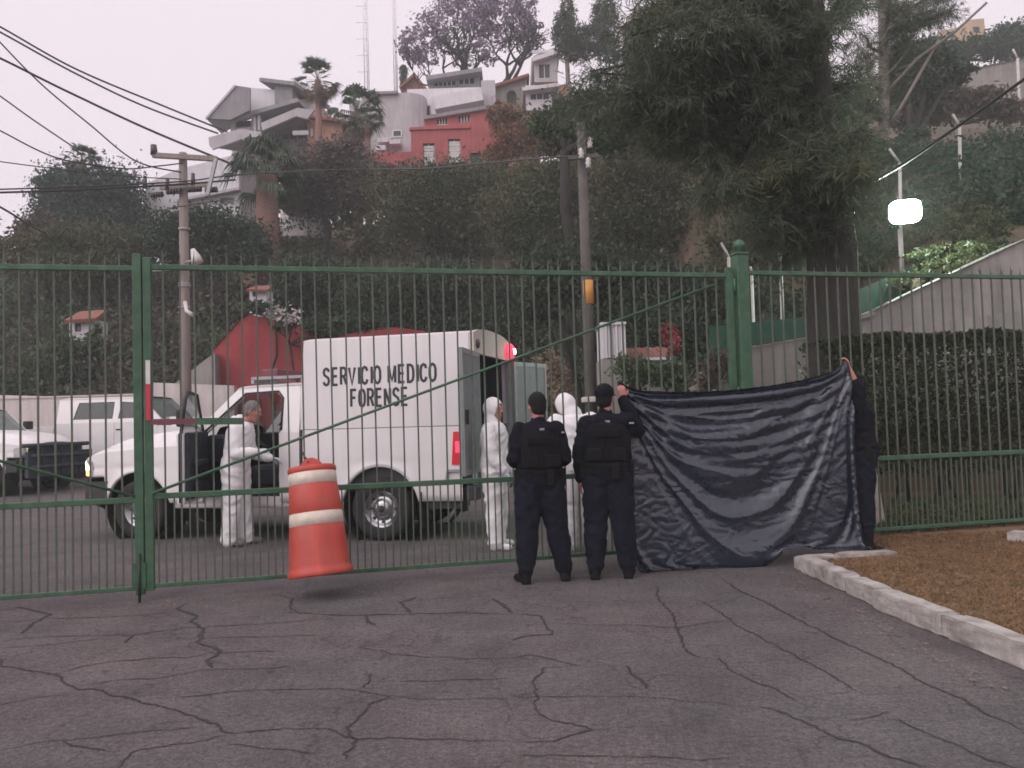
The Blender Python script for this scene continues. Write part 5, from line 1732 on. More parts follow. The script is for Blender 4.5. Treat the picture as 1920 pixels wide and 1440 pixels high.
h.box('right_wing', 'housepale', 905, 932, 150, 300, .6, 6)

# pale curved building
h = House('round_ended_building', 'pale rendered building with a rounded end right of the two palms', 735, 250, 55, 'building')
mb = MB()
pts = [(-2.0, 0), (1.0, 0)] + [(1.0 + 1.3 * math.sin(a), 1.3 - 1.3 * math.cos(a)) for a in np.linspace(.2, PI, 9)] + [(-2.0, 2.6)]
mb.prism(pts, lambda a, b, k: (a, b, h.v(172) - (.5 if a > 1 else 0) * 0 if k else h.v(320)))
mb.build('wall', MT['housepale'], h.root)
h.box('roof_slab', 'greyconc', 676, 748, 168, 173, -.3, 3)
h.box('left_wing', 'housepale', 655, 700, 185, 300, 1, 4)
for (a, b, c, d) in ((708, 728, 258, 266), (730, 750, 262, 270), (704, 722, 272, 281)):
    h.box('terrace_ledge', 'housewhite', a, b, c, d, -.8, .0)
h.window(738, 752, 246, 256, -.02, nx=1)

# white house with a balcony on the right, and the brown one with an arch
h = House('balcony_house', 'small white house with a covered balcony above the leafy pole top', 1020, 205, 58)
h.wall('front_wall', 'housewhite', rect(986, 1050, 158, 206), [rect(994, 1031, 167, 187), rect(1035, 1046, 163, 196)], 0, .25)
h.window(995, 1030, 168, 186, .18, nx=3, t=.05)
h.box('recess', 'greyconc', 1033, 1048, 161, 198, .6, .8)
h.box('body', 'orangewall', 988, 1075, 158, 260, .8, 5)
h.slab('roof', 'housewhite', [(980, 161, -.8), (1050, 154, -.8), (1050, 154, 5), (980, 161, 5)], .25)
h.wall('upper_wall', 'housepale', [(1003, 152), (1048, 152), (1048, 84), (1003, 101)], [rect(1012, 1034, 118, 146)], 2.5, 2.8)
h.window(1013, 1033, 119, 145, 2.7, nx=2, t=.05)
h.box('upper_body', 'housepale', 1005, 1046, 104, 152, 2.8, 7)
h.slab('upper_roof', 'housewhite', [(999, 104, 2.0), (1052, 88, 2.0), (1052, 88, 7), (999, 104, 7)], .3)
h.box('parapet_rail', 'housewhite', 1000, 1048, 90, 95, 2.2, 2.35)
h = House('arched_house', 'brownish house with an arched opening between the white houses', 955, 205, 61)
ar = [(951, 197), (951, 178)] + [(960 - 9 * math.cos(a), 178 - 10 * math.sin(a)) for a in np.linspace(.3, PI - .3, 6)] + [(969, 178), (969, 197)]
h.wall('front_wall', 'concrete', [(928, 260), (990, 260), (990, 138), (940, 156), (928, 156)], [ar], 0, .3)
h.box('body', 'concrete', 930, 988, 160, 260, .8, 5)
h.slab('roof', 'terracotta', [(924, 156, -.5), (994, 136, -.5), (994, 134, 5), (924, 154, 5)], .2)

# angular grey house at the left
h = House('angular_house', 'angular grey concrete house with a tilted roof slab and deep balconies', 490, 280, 54)
h.wall('tilted_roof', 'greyconc', [(384, 217), (441, 155), (470, 160), (469, 204), (432, 221)], [], -1.2, -.95)
h.slab('roof_top', 'housepale', [(384, 216, -1.3), (441, 153, -1.3), (441, 153, 3.5), (384, 216, 1.5)], .12)
h.wall('attic_wall', 'housewhite', [(468, 206), (520, 196), (520, 166), (468, 160)], [], .8, 1.1)
h.box('attic_body', 'housepale', 470, 518, 166, 205, 1.1, 5)
h.slab('upper_canopy', 'greyconc', [(489, 141, .2), (556, 151, .2), (600, 158, 4), (530, 148, 4)], .25)
h.wall('stair_tower', 'greyconc', [(517, 192), (551, 190), (551, 152), (517, 148)], [], .6, 3.0)
h.wall('window_band_wall', 'housepale', [(432, 243), (490, 240), (490, 205), (432, 222)], [[(441, 238), (472, 236), (472, 217), (441, 226)]], 0, .3)
h.window(443, 471, 225, 236, .2, nx=1, t=.02)
h.box('band_body', 'housepale', 434, 488, 224, 243, .4, 5)
for x in (476, 484): h.box('fin', 'housewhite', x, x + 4, 212, 243, -.25, .0)
h.wall('balcony_front', 'housepale', [(390, 254), (452, 239), (452, 259), (397, 277), (391, 270)], [], -2.4, -2.2)
h.wall('balcony_side', 'housepale', [(452.3, 239), (490, 246), (490, 272), (452.3, 259)], [], -2.4, -2.2)
h.slab('balcony_floor', 'greyconc', [(395, 272, -2.2), (452, 254, -2.2), (490, 268, -2.2), (490, 262, .4), (434, 258, .4)], .15)
h.box('lower_wall', 'housepale', 434, 492, 258, 420, .4, 4)
h.wall('big_balcony_front', 'housepale', [(490, 229), (560, 202), (592, 207), (578, 224), (557, 218), (492, 244)], [], -1.4, -1.15)
h.slab('big_balcony_floor', 'greyconc', [(491, 240, -1.15), (557, 216, -1.15), (578, 222, -1.15), (578, 216, 1.6), (491, 232, 1.6)], .15)
h.box('recess_wall', 'greyconc', 491, 580, 212, 300, 1.6, 2.0)
h.window(498, 575, 228, 262, 1.5, 'greyconc', nx=5)
h.slab('roof_planter', 'greyconc', [(470, 206, -.5), (560, 182, -.5), (575, 188, 2), (480, 208, 2)], .3)
h.box('terrace_parapet', 'housepale', 550, 580, 246, 254, -1.2, -1.0)
h.box('rear_body', 'housepale', 520, 600, 186, 330, 2.0, 7)
h.wall('orange_side', 'orangewall', [(578, 330), (660, 330), (660, 232), (600, 214), (578, 216)], [rect(583, 588, 243, 258)], .2, 3)
h.slab('orange_roof', 'terracotta', [(574, 214, -.3), (664, 232, -.3), (664, 228, 3.4), (574, 210, 3.4)], .15)
h.box('lamp_panel', 'housewhite', 584, 588, 243, 258, .1, .19)

# white slab building lower left, porch between palm and shrubs
h = House('white_slab_building', 'broad white sloping building behind the timber pole', 350, 420, 47, 'building')
h.wall('front_wall', 'housewhite', [(258, 440), (275, 340), (330, 316), (450, 288), (450, 440)], [rect(353, 376, 385, 410), rect(413, 440, 372, 384)], 0, .3)
h.window(354, 375, 386, 409, .2, 'terracotta', nx=1, glassm='houseglass', t=.04)
h.window(414, 439, 373, 383, .2, 'greyconc', nx=1, t=.04)
h.wall('body', 'housepale', [(262, 440), (278, 345), (330, 322), (446, 294), (446, 440)], [], .6, 6)
h.slab('ledge', 'housepale', [(330, 372, -.5), (450, 352, -.5), (450, 352, 0), (330, 372, 0)], .15)
h = House('porch', 'white walled porch half hidden behind the thick palm trunk', 560, 440, 43, 'porch')
h.wall('back_wall', 'housewhite', rect(526, 612, 393, 446), [], 1.0, 1.25)
h.box('canopy', 'greyconc', 522, 600, 372, 386, -.8, 1.2)
for x in (572, 589): h.box('post', 'housewhite', x, x + 4, 386, 446, -.6, -.45)
h.box('low_wall', 'whitewash', 530, 575, 432, 442, -.9, -.7)

# small buildings on the skyline and on the right
h = House('cypress_roof_house', 'small dark red roof left of the long white house', 778, 180, 70)
h.wall('gable', 'terracotta', [(752, 200), (802, 200), (802, 172), (778, 138), (752, 160)], [], 0, 4)
h.slab('roof', 'terracotta', [(748, 160, -.4), (778, 134, -.4), (778, 134, 4.4), (748, 160, 4.4)], .2)
h.slab('roof', 'terracotta', [(778, 134, -.4), (806, 172, -.4), (806, 172, 4.4), (778, 134, 4.4)], .2)
h = House('round_tank_house', 'brown drum shaped building on the skyline behind the pines', 1197, 90, 72, 'building')
MB().lathe([(.001, 2.2), (1.0, 2.15), (1.45, 1.95), (1.5, 1.8), (1.4, 1.75), (1.4, -3)], 24).build('wall', MT['stone'], h.root)
MB().lathe([(.3, 2.19), (.3, 2.35), (.001, 2.4)], 12).build('vent', MT['stone'], h.root)
h = House('tan_house', 'flat roofed tan house on the skyline at upper right', 1810, 72, 75)
h.wall('front_wall', 'tan', [(1764, 90), (1848, 90), (1848, 34), (1818, 36), (1818, 46), (1764, 56)], [rect(1775, 1790, 58, 70), rect(1825, 1838, 50, 62)], 0, 4)
h.window(1776, 1789, 59, 69, .1, 'tan', nx=1, t=.03); h.window(1826, 1837, 51, 61, .1, 'tan', nx=1, t=.03)
h = House('hillside_wall', 'grey concrete wall stepping down the slope at upper right', 1860, 170, 40, 'wall')
h.wall('wall', 'concrete', [(1782, 200), (2000, 240), (2000, 100), (1905, 112), (1822, 128), (1806, 114), (1786, 114)], [], 0, .4)
h.slab('coping', 'concrete', [(1820, 127, -.1), (1905, 111, -.1), (2000, 99, -.1), (2000, 99, .5), (1905, 111, .5), (1820, 127, .5)], .12)

# boundary walls behind the cars
h = House('boundary_wall', 'long whitewashed boundary wall behind the parked cars', 130, 800, 25.5, 'wall')
h.wall('wall', 'whitewash', [(-160, 850), (288, 850), (288, 742), (130, 744), (0, 737), (-160, 735)], [], 0, .3)
h.box('coping', 'whitewash', -160, 288, 738, 741, -.04, .34).location = (0, 0, -.06)
h.wall('wall_section', 'whitewash', [(288.5, 850), (440, 850), (440, 732), (288.5, 722)], [], -.25, .05)
h = House('concrete_ramp', 'grey sloping concrete wedge left of the red wall', 370, 735, 26.0, 'ramp')
h.wall('wedge', 'concrete', [(310, 760), (404, 760), (404, 664), (395, 668), (330, 716), (310, 736)], [], -.2, .3)
h = House('red_wall', 'bright red sloping wall above the truck cab', 480, 725, 26.5, 'wall')
h.wall('gable_wall', 'redwall', [(398, 800), (600, 800), (600, 628), (540, 606), (470, 588), (452, 598), (400, 655)], [], -.25, .1)
h.wall('long_wall', 'redwall', [(600.5, 800), (800, 800), (800, 630), (745, 621), (690, 628), (600.5, 636)], [], -.2, .1)
h.slab('coping', 'redwall', [(398, 656, -.3), (452, 597, -.3), (470, 587, -.3), (470, 587, .15), (452, 597, .15), (398, 656, .15)], .07)
h = House('garden_hut', 'tiny white hut with a brown roof among shrubs behind the left gate leaf', 150, 640, 31, 'hut')
h.wall('wall', 'housewhite', rect(130, 173, 598, 640), [rect(140, 152, 606, 622)], 0, 1.2)
h.window(141, 151, 607, 621, .1, 'terracotta', nx=1, t=.03)
h.slab('roof', 'terracotta', [(120, 599, -.4), (180, 597, -.4), (176, 574, .6), (124, 576, .6)], .12)
h = House('garden_shed', 'tiny white shed with a red roof edge above the red wall', 485, 560, 29.5, 'shed')
h.slab('roof', 'terracotta', [(462, 541, -.3), (503, 543, -.3), (499, 528, .5), (468, 528, .5)], .08)
h.wall('wall', 'housewhite', rect(468, 500, 543, 600), [rect(474, 482, 547, 556)], 0, .8)
h.window(475, 481, 548, 555, .08, 'greyconc', nx=1, t=.02)
h = House('white_kiosk', 'white ribbed kiosk wall right of the pole with the yellow band', 1155, 720, 18.2, 'kiosk')
h.box('lower_wall', 'concrete', 1130, 1178, 672, 775, 0, 1.2)
h.box('cap', 'housewhite', 1130, 1178, 603, 608, -.06, 1.2)
for i in range(9):
    x = 1132 + i * 5
    h.box('rib', 'housewhite', x, x + 4.2, 608, 671, -.03 if i % 2 else 0, 1.15)
h = House('tiled_porch_roof', 'small red tiled roof with a white eave behind the tarpaulin', 1225, 672, 18.8, 'roof')
for i in range(12):
    x = 1182 + i * 7
    h.slab('tile', 'terracotta', [(x, 669, -.5), (x + 6.2, 670, -.5), (x + 5.2, 643 + (i % 3), .5), (x - .5, 643 + (i % 3), .5)], .05)
h.box('eave', 'housewhite', 1210, 1268, 670, 675, -.56, -.5)
h.box('wall', 'concrete', 1190, 1262, 674, 780, -.3, .5)
# low wall with a few rough stones, and the ramp with its parapet on the right
h = House('low_wall', 'low grey wall with a pale coping between gate post and big trunk', 1440, 740, 15.4, 'wall')
h.wall('wall', 'concrete', [(1345, 790), (1530, 790), (1530, 634), (1400, 652), (1345, 664)], [], 0, .35)
h.slab('coping', 'whitewash', [(1343, 664, -.06), (1400, 651, -.06), (1532, 632, -.06), (1532, 632, .4), (1400, 651, .4), (1343, 664, .4)], .07)
rg_ = random.Random(6)
for i, (x, y, r) in enumerate(((1330, 712, .20), (1312, 728, .17))):
    c = at(x, y, 15.1)
    q = MB().ell((0, 0, 0), r * rg_.uniform(.9, 1.25), r * .9, r * rg_.uniform(.7, 1), 18, 14)
    q.v = [tuple(Vector(p) + Vector(noise.noise_vector(Vector(p) * 4 + Vector((i * 3, 0, 0)))) * r * .55 + Vector(noise.noise_vector(Vector(p) * 13 + Vector((i * 3, 0, 0)))) * r * .22 + c) for p in q.v]
    h.root['label'] = h.root['label']
    q.build('rubble_stone', MT['stone'], h.root, True)
h = House('ramp_wall', 'grey concrete ramp parapet rising to the right behind the hedge', 1700, 620, 14.1, 'wall')
h.wall('parapet', 'concrete', [(1606, 800), (2130, 800), (2130, 384), (1920, 460), (1830, 497), (1700, 552), (1640, 582), (1606, 592)], [], 0, .3)
h.wall('ledge', 'concrete', [(1606, 800), (2130, 800), (2130, 556), (1920, 588), (1760, 606), (1640, 622), (1606, 626)], [], -.09, -.001)
h.slab('coping', 'concrete', [(1606, 590, -.07), (1640, 580, -.07), (1640, 580, .36), (1606, 590, .36)], .08)
h.slab('coping', 'concrete', [(1640.5, 580, -.07), (1920, 458, -.07), (2130, 382, -.07), (2130, 382, .36), (1920, 458, .36), (1640.5, 580, .36)], .08)
def screen(label, pts):
    v = [at(*p) for p in pts]
    n = (v[1] - v[0]).cross(v[2] - v[0]).normalized() * .012
    m = len(v)
    vs = v + [q + n for q in v]
    o = MB().add(vs, [tuple(range(m)), tuple(reversed(range(m, 2 * m)))] + [(i, (i + 1) % m, m + (i + 1) % m, m + i) for i in range(m)]).build('shade_screen', MT['meshgreen'], base=True)
    tag(o, label, 'screen')
screen('green mesh screen along the slope below the floodlight', [(1600, 548, 15.6), (1700, 503, 16.4), (1830, 452, 17.5), (1830, 520, 17.3), (1700, 575, 16.2), (1600, 610, 15.4)])
screen('dark green mesh strip behind the fence left of the big trunk', [(1330, 612, 16.0), (1515, 594, 16.4), (1515, 640, 16.4), (1330, 655, 16.0)])

# weathered plank leaning behind the fence next to the tarpaulin
c0, c1 = at(1640, 968, 9.45), at(1620, 800, 9.75)
pk = empty('leaning_planks', (c0.x, c0.y, LZ), 0, 'bleached planks leaning behind the fence by the far tarpaulin corner', 'planks')
for i, (dx, tz) in enumerate(((-.12, .0), (-.01, .03), (.10, -.3))):
    MB().bar((c0.x + dx, c0.y + .02 * i, LZ), (c1.x + dx * .6, c1.y + .02 * i, c1.z + tz), .09, .025, (0, 1, 0)).build('plank', MT['plank'], pk, True)
# ------------------------------------------------------------------ trees, palms, shrubs
def tree_px(name, label, foot_px, Y, blobs, mat, n, leaf, seed, foot_z=None, dy=1.0, **k):
    """blobs (px, py, rx, ry) in pixels at depth Y; the foot stands on the hillside"""
    x = (foot_px - 960) / FPX * Y
    f = Vector((x, Y, (hill(x, Y) if foot_z is None else foot_z)))
    s = Y / FPX
    rg_ = random.Random(seed)
    bl = []
    for b in blobs:
        q = Y + (rg_.random() - .5) * dy * 2
        c = at(b[0], b[1], q) - f
        bl.append((c.x, c.y, c.z, b[2] * s, (b[2] + b[3]) / 2 * s * .9, b[3] * s))
    return shade_tree(name, label, f, bl, mat, n, leaf, seed, **k)
# lilac tree with visible branching
def lilac():
    Y = 63
    rng = np.random.default_rng(8)
    s = Y / FPX
    x = (905 - 960) / FPX * Y
    f = Vector((x, Y, hill(x, Y)))
    root = empty('lilac_tree', f, 0, 'spreading lilac flowering tree with twisting bare branches on the skyline', 'tree')
    mb = MB()
    tips = []
    def grow(p, d, L, r, dep):
        pts, rs = [p], [r]
        k = 4
        for i in range(k):
            d = (d + Vector(rng.normal(size=3)) * .20 + Vector((0, 0, .04))).normalized()
            p = p + d * (L / k)
            pts.append(p); rs.append(r * (1 - .4 * (i + 1) / k))
        mb.tube(pts, rs, 6)
        if dep == 0:
            tips.append(p); return
        for j in range(3 if dep > 1 else 4):
            a = rng.normal(size=3)
            a[2] = abs(a[2]) * .5 + .05
            nd = (d * .75 + Vector(a / np.linalg.norm(a)) * .95).normalized()
            grow(p, nd, L * .74, r * .6, dep - 1)
            if dep <= 2: tips.append(pts[2])
    for (px, py, dx) in ((884, 190, -.5), (940, 165, .35)):
        b = at(px, py, Y) - f
        b0 = b.copy(); b0.z = 0
        mb.tube([b0, b], [.30, .26], 8)
        for j in range(3):
            grow(b, Vector((dx + rng.normal() * .5, rng.normal() * .4, .8)).normalized(), 2.3, .19, 3)
    P = []
    blobs = []
    for (cx, cy, rx, ry) in ((795, 72, 48, 46), (860, 35, 70, 45), (935, 40, 62, 52), (985, 62, 34, 40), (880, 100, 50, 22), (770, 95, 26, 22), (900, 0, 80, 30), (985, 15, 30, 30)):
        c = at(cx, cy, Y + rng.normal() * .8) - f
        blobs.append((c.x, c.y, c.z, rx * s, 1.6, ry * s))
    P = clumps(blobs, 11000, rng, 26, .12, .25)
    link('crown', leaf_mesh('crown', P, .25, rng, LM['lilac'], .6), root)
    # twigs into the blobs
    for b in blobs:
        for j in range(7):
            d = rng.normal(size=3); d /= np.linalg.norm(d)
            e = Vector(np.array(b[:3]) + d * np.array(b[3:]) * .8)
            t = min(tips, key=lambda q: (q - e).length)
            limb(mb, t, e, .06, .02, rng, 4, .08)
    mb.build('trunk', MT['bark'], root)
lilac()
tree_px('pine_tree', 'dark pine tree on the skyline right of the lilac tree', 1085, 56, [(1058, 60, 24, 42), (1100, 75, 46, 26), (1136, 40, 26, 46), (1082, 96, 38, 18), (1066, 20, 14, 30), (1140, 95, 30, 22)], 'pine', 9000, .34, 21, aspect=.22, per=30, spread=.16, bark='palebark')
tree_px('rust_tree', 'rust tinted tree against the right side of the red house', 960, 47, [(940, 225, 24, 30), (965, 265, 34, 34), (930, 292, 24, 18), (1000, 255, 32, 34), (960, 215, 24, 20)], 'rust', 6500, .22, 22, spread=.25)
tree_px('leafy_tree', 'green leafy tree around the top of the pole with the yellow band', 1085, 25, [(1040, 235, 45, 30), (1085, 210, 55, 36), (1140, 245, 48, 40), (1070, 270, 50, 26), (1180, 220, 50, 40)], 'mid', 8000, .17, 24, spread=.25)
LM['plum'] = leafmat('plum leaves', (0.088, 0.072, 0.066), (0.115, 0.090, 0.078), (0.15, 0.115, 0.10), scale=.4)
tree_px('purple_brown_tree', 'purplish brown tree below the orange walled house', 620, 41, [(590, 320, 58, 40), (650, 310, 55, 36), (620, 370, 70, 45), (690, 350, 50, 40), (560, 360, 40, 40), (640, 285, 40, 26)], 'plum', 18000, .20, 25)
tree_px('bushy_tree', 'bushy dark tree standing alone on the left skyline', 170, 46, [(130, 355, 55, 42), (190, 365, 65, 50), (225, 395, 45, 40), (110, 400, 46, 40), (180, 420, 70, 30), (90, 340, 22, 14), (215, 335, 20, 14)], 'blue', 30000, .20, 26)
tree_px('bare_shrub_tree', 'half bare brown tree at the lower left of the bushy dark tree', 90, 38, [(65, 425, 40, 26), (95, 460, 50, 34), (50, 470, 40, 30)], 'plum', 2600, .26, 27, spread=.3)
tree_px('round_shrub', 'rounded green shrub at the foot of the white sloping building', 400, 36, [(330, 435, 50, 36), (400, 430, 60, 36), (455, 445, 45, 30), (360, 465, 60, 30), (440, 475, 60, 30)], 'ivy', 18000, .18, 28)
tree_px('olive_tree', 'wide olive brown tree below the red house', 840, 39, [(740, 345, 55, 34), (820, 350, 70, 40), (900, 345, 66, 38), (780, 400, 80, 48), (870, 405, 80, 48), (960, 350, 50, 36)], 'brown', 26000, .19, 29)
tree_px('olive_tree', 'wide olive brown tree left of the pole with the yellow band', 1030, 35, [(1000, 345, 60, 38), (1060, 340, 55, 40), (980, 405, 70, 46), (1050, 410, 64, 46), (1030, 455, 80, 36)], 'brown', 22000, .17, 30)
tree_px('yellowing_tree', 'yellowish tree right of the pole with the yellow band', 1200, 33, [(1160, 330, 55, 36), (1220, 315, 54, 34), (1180, 395, 70, 50), (1260, 370, 50, 44), (1240, 430, 70, 44)], 'brown', 22000, .16, 32)
tree_px('dark_tree', 'dense dark green tree behind the middle of the gate', 1240, 23, [(1180, 540, 60, 46), (1250, 545, 64, 56), (1310, 560, 50, 60), (1230, 610, 70, 50), (1300, 640, 56, 44), (1160, 590, 40, 40)], 'dark', 12000, .15, 33)
tree_px('dark_tree', 'dark tree behind the forensic truck box', 860, 30, [(760, 540, 80, 46), (860, 545, 85, 50), (940, 560, 70, 50), (820, 600, 90, 40), (700, 560, 60, 40), (910, 610, 80, 34)], 'dark', 22000, .15, 34)
tree_px('dark_tree', 'dark green shrubby tree above the red wall', 600, 32, [(560, 530, 50, 36), (630, 530, 66, 40), (590, 575, 50, 26), (665, 580, 50, 30), (530, 560, 30, 26)], 'dark', 10000, .2, 35)
tree_px('twin_trunk_tree', 'brown stemmed tree directly behind the pole with the yellow band', 1118, 22.5, [(1040, 520, 60, 50), (1090, 500, 60, 40), (1010, 570, 36, 36), (1130, 530, 40, 46)], 'dark', 8000, .16, 36, r0=.26, trunk_top=(-.1, 0, 3.0))
tree_px('blossom_shrub', 'pale blossoming shrub above the red wall', 530, 26, [(500, 585, 30, 14), (540, 590, 26, 14)], 'flower', 220, .15, 37, r0=.05, cat='shrub', per=12)
tree_px('red_flower_shrub', 'red flowering shrub right of the tiled porch roof', 1255, 18, [(1255, 632, 16, 20), (1268, 650, 14, 14)], 'redflower', 500, .09, 38, r0=.05, cat='shrub', per=20)
tree_px('low_bush', 'low leafy bush in front of the tiled porch roof', 1205, 17.2, [(1190, 690, 34, 22), (1230, 700, 40, 20), (1265, 705, 30, 24)], 'mid', 3500, .10, 39, r0=.06, cat='shrub')
LM['dead'] = LM['deadpalm']
tree_px('dry_bush', 'dry tan bush beside the far rear door of the truck', 1035, 16.5, [(1028, 690, 22, 30), (1042, 720, 24, 40), (1022, 745, 30, 30)], 'dead', 3200, .09, 40, r0=.06, cat='shrub')
tree_px('skyline_hedge', 'dark clipped hedge below the tan house on the skyline', 1840, 62, [(1740, 95, 50, 24), (1800, 92, 50, 22), (1860, 88, 50, 24), (1915, 85, 40, 28), (1890, 60, 36, 14), (1980, 80, 50, 28)], 'ivy', 9000, .35, 41, cat='hedge')
tree_px('slope_tree', 'dark green tree on the slope right of the tall slim post', 1880, 27, [(1880, 300, 50, 50), (1850, 360, 60, 60), (1900, 400, 60, 60), (1800, 420, 50, 40), (1940, 330, 50, 60), (1760, 440, 40, 30)], 'ivy', 20000, .14, 42)
tree_px('slope_shrub', 'brownish shrub below the concrete hillside wall', 1740, 36, [(1720, 170, 40, 24), (1770, 185, 44, 22), (1720, 215, 50, 22), (1830, 190, 44, 20), (1880, 210, 40, 18)], 'plum', 6500, .26, 43, cat='shrub')
tree_px('slope_shrub', 'green shrub at the top of the red earth bank', 1720, 33, [(1740, 120, 40, 30), (1700, 140, 36, 40), (1780, 135, 40, 20), (1710, 260, 24, 16)], 'dark', 6000, .24, 44, cat='shrub')
tree_px('slope_shrub', 'small green shrub left of the floodlight above the screen', 1560, 19, [(1640, 290, 40, 20), (1560, 400, 50, 50), (1590, 470, 40, 40)], 'dark', 3500, .14, 45, cat='shrub')

tree_px('olive_tree', 'brownish tree behind the bare brown one at the far left', 150, 37, [(120, 455, 60, 34), (190, 465, 60, 36), (40, 480, 60, 30), (240, 470, 50, 34), (160, 500, 90, 30)], 'brown', 16000, .19, 61)
tree_px('screening_shrub', 'loose shrub half covering the tiny white hut', 150, 29.5, [(118, 648, 24, 18), (182, 636, 12, 20), (150, 662, 40, 16)], 'mid', 2200, .16, 62, cat='shrub', r0=.06)
tree_px('creeper', 'creeper hanging over the right end of the red wall', 590, 25.9, [(476, 578, 26, 12), (540, 612, 22, 14), (575, 628, 22, 18), (600, 612, 30, 18), (660, 606, 40, 14), (620, 640, 20, 16), (720, 604, 30, 10)], 'dark', 4200, .13, 63, cat='shrub', r0=.05)
tree_px('dry_bush', 'brownish bush left of the ball-topped gate post', 1345, 14.6, [(1345, 685, 22, 22), (1325, 705, 26, 20), (1366, 690, 16, 22)], 'plum', 2600, .07, 64, cat='shrub', r0=.04)
# palms
def fan_palm(label, px, ytop, ybot, Y, r, skirt, seed, trunk_r=.25, droop=.5, n=40, tm='palmtrunk'):
    rng = np.random.default_rng(seed)
    c = at(px, ytop, Y)
    f = Vector((c.x, Y, hill(c.x, Y)))
    b = at(px + 3, ybot, Y)
    f.z = min(f.z, b.z)
    root = empty('palm_tree', f, 0, label, 'palm')
    MB().tube([(0, 0, -.3), (0, 0, (c.z - f.z) * .5), (c.x - f.x, 0, c.z - f.z)], [trunk_r * 1.1, trunk_r, trunk_r * .85], 10).build('trunk', MT[tm], root)
    def fronds(kind, num, lo, hi, size, mat):
        v = []
        top = np.array(c - f)
        for i in range(num):
            az = rng.random() * 2 * PI
            el = lo + (hi - lo) * rng.random()
            d = np.array([math.cos(az) * math.cos(el), math.sin(az) * math.cos(el), math.sin(el)])
            L = size * (.50 + .22 * rng.random())
            p = top + d * L + np.array([0, 0, -.12 * L * (1 - math.sin(el))])
            side = np.cross(d, [0, 0, 1.0]); side /= np.linalg.norm(side) + 1e-6
            upv = np.cross(side, d)
            w0 = .015
            v += [top + side * w0, p + side * w0, p - side * w0, top - side * w0]
            for k in range(13):
                a = (k / 12 - .5) * 2.3
                ld = d * math.cos(a) + side * math.sin(a)
                ll = size * .5 * (1 - .3 * abs(a) / 1.25) * (.85 + .3 * rng.random())
                mid = p + ld * ll * .55 + upv * .02
                tip = p + ld * ll + np.array([0, 0, -droop * ll * (.4 + .4 * rng.random())])
                sw = np.cross(ld, upv) * .032 * size / 1.3
                v += [p, mid + sw, tip, mid - sw]
        return quads('crown', np.array(v), LM[mat])
    link('crown', fronds('live', n, -.35, 1.35, r, 'palm'), root)
    if skirt: link('dead_skirt', fronds('dead', int(n * .8), -1.35, -.35, r * skirt, 'deadpalm'), root)
    return root
fan_palm('fan palm with a round crown beside the angular house', 596, 150, 265, 50, 1.45, .9, 3, .22, .3)
fan_palm('fan palm with drooping dark crown in front of the pale building', 668, 210, 300, 46, 1.75, .75, 4, .24, .9)
fan_palm('short fan palm joined to the drooping one', 688, 232, 300, 45, 1.15, .5, 6, .2, .9, 30)
fan_palm('thick trunked shaggy palm in front of the white sloping building', 500, 330, 445, 38, 2.0, .0, 5, .56, 1.1, 64)
fan_palm('palm crown poking out above the bushy dark tree', 153, 305, 400, 45, 1.15, .4, 7, .16, .5, 32)
cyp = at(757, 165, 72)
MBc = np.random.default_rng(3)
cr = empty('cypress', cyp, 0, 'thin dark cypress left of the small red roof', 'tree')
link('crown', leaf_mesh('crown', np.stack([MBc.normal(size=900) * .16 * 1, MBc.normal(size=900) * .16, MBc.random(900) * 2.0], 1) * np.array([1, 1, 1]), .3, MBc, LM['dark'], .3, (0, 0, 2), .5), cr)
MB().tube([(0, 0, -1.5), (0, 0, 1)], .06, 6).build('trunk', MT['bark'], cr)

# the big feathery tree on the right
def feathery(name, label, foot, trunk, boughs, n_spray, seed, mat='pine', length=.27, width=.0065, r0=.40, dens=1.0):
    """trunk: points with radii; boughs: (start, end) pairs; every bough carries drooping sprays of thin needles"""
    rng = np.random.default_rng(seed)
    root = empty(name, foot, 0, label, 'tree')
    mb = MB()
    mb.tube([p - foot for p, r in trunk], [r for p, r in trunk], 14)
    V = []
    for (a, b) in boughs:
        a, b = a - foot, b - foot
        pts = limb(mb, a, b, .055, .015, rng, 6, .06)
        L = (b - a).length
        m = int(n_spray * L * dens)
        for i in range(m):
            t = .15 + .85 * rng.random() ** .8
            k = min(int(t * 6), 5)
            p = np.array(pts[k].lerp(pts[k + 1], t * 6 - k))
            d = np.array((b - a).normalized()) * .5 + rng.normal(size=3) * np.array([.75, .75, .45])
            d /= np.linalg.norm(d)
            sl_ = .25 + .45 * rng.random()
            q = p + d * sl_ + np.array([0, 0, -.10])
            V.append((p, q, d))
    # needles along each spray, some of them dry
    out, dry = [], []
    for (p, q, d) in V:
        kk = 28
        ts = rng.random((kk, 1))
        base = p + (q - p) * ts
        nd = d * .45 + rng.normal(size=(kk, 3)) * .5 + np.array([0, 0, -.42])
        nd /= np.linalg.norm(nd, axis=1, keepdims=True)
        ll = length * (.35 + .6 * rng.random((kk, 1)))
        sd = np.cross(nd, rng.normal(size=(kk, 3))); sd /= np.linalg.norm(sd, axis=1, keepdims=True)
        w = width * (.6 + .8 * rng.random((kk, 1)))
        v = np.stack([base, base + nd * ll * .5 + sd * w, base + nd * ll, base + nd * ll * .5 - sd * w], 1)
        (dry if noise.noise(Vector(p) * .9 + Vector((0, 0, seed))) > .22 and rng.random() < .6 else out).append(v.reshape(-1, 3))
    link('crown', quads('crown', np.concatenate(out), LM[mat]), root)
    if dry: link('dry_sprays', quads('dry_sprays', np.concatenate(dry), LM['brown']), root)
    mb.build('trunk', MT['bark'], root)
    return root
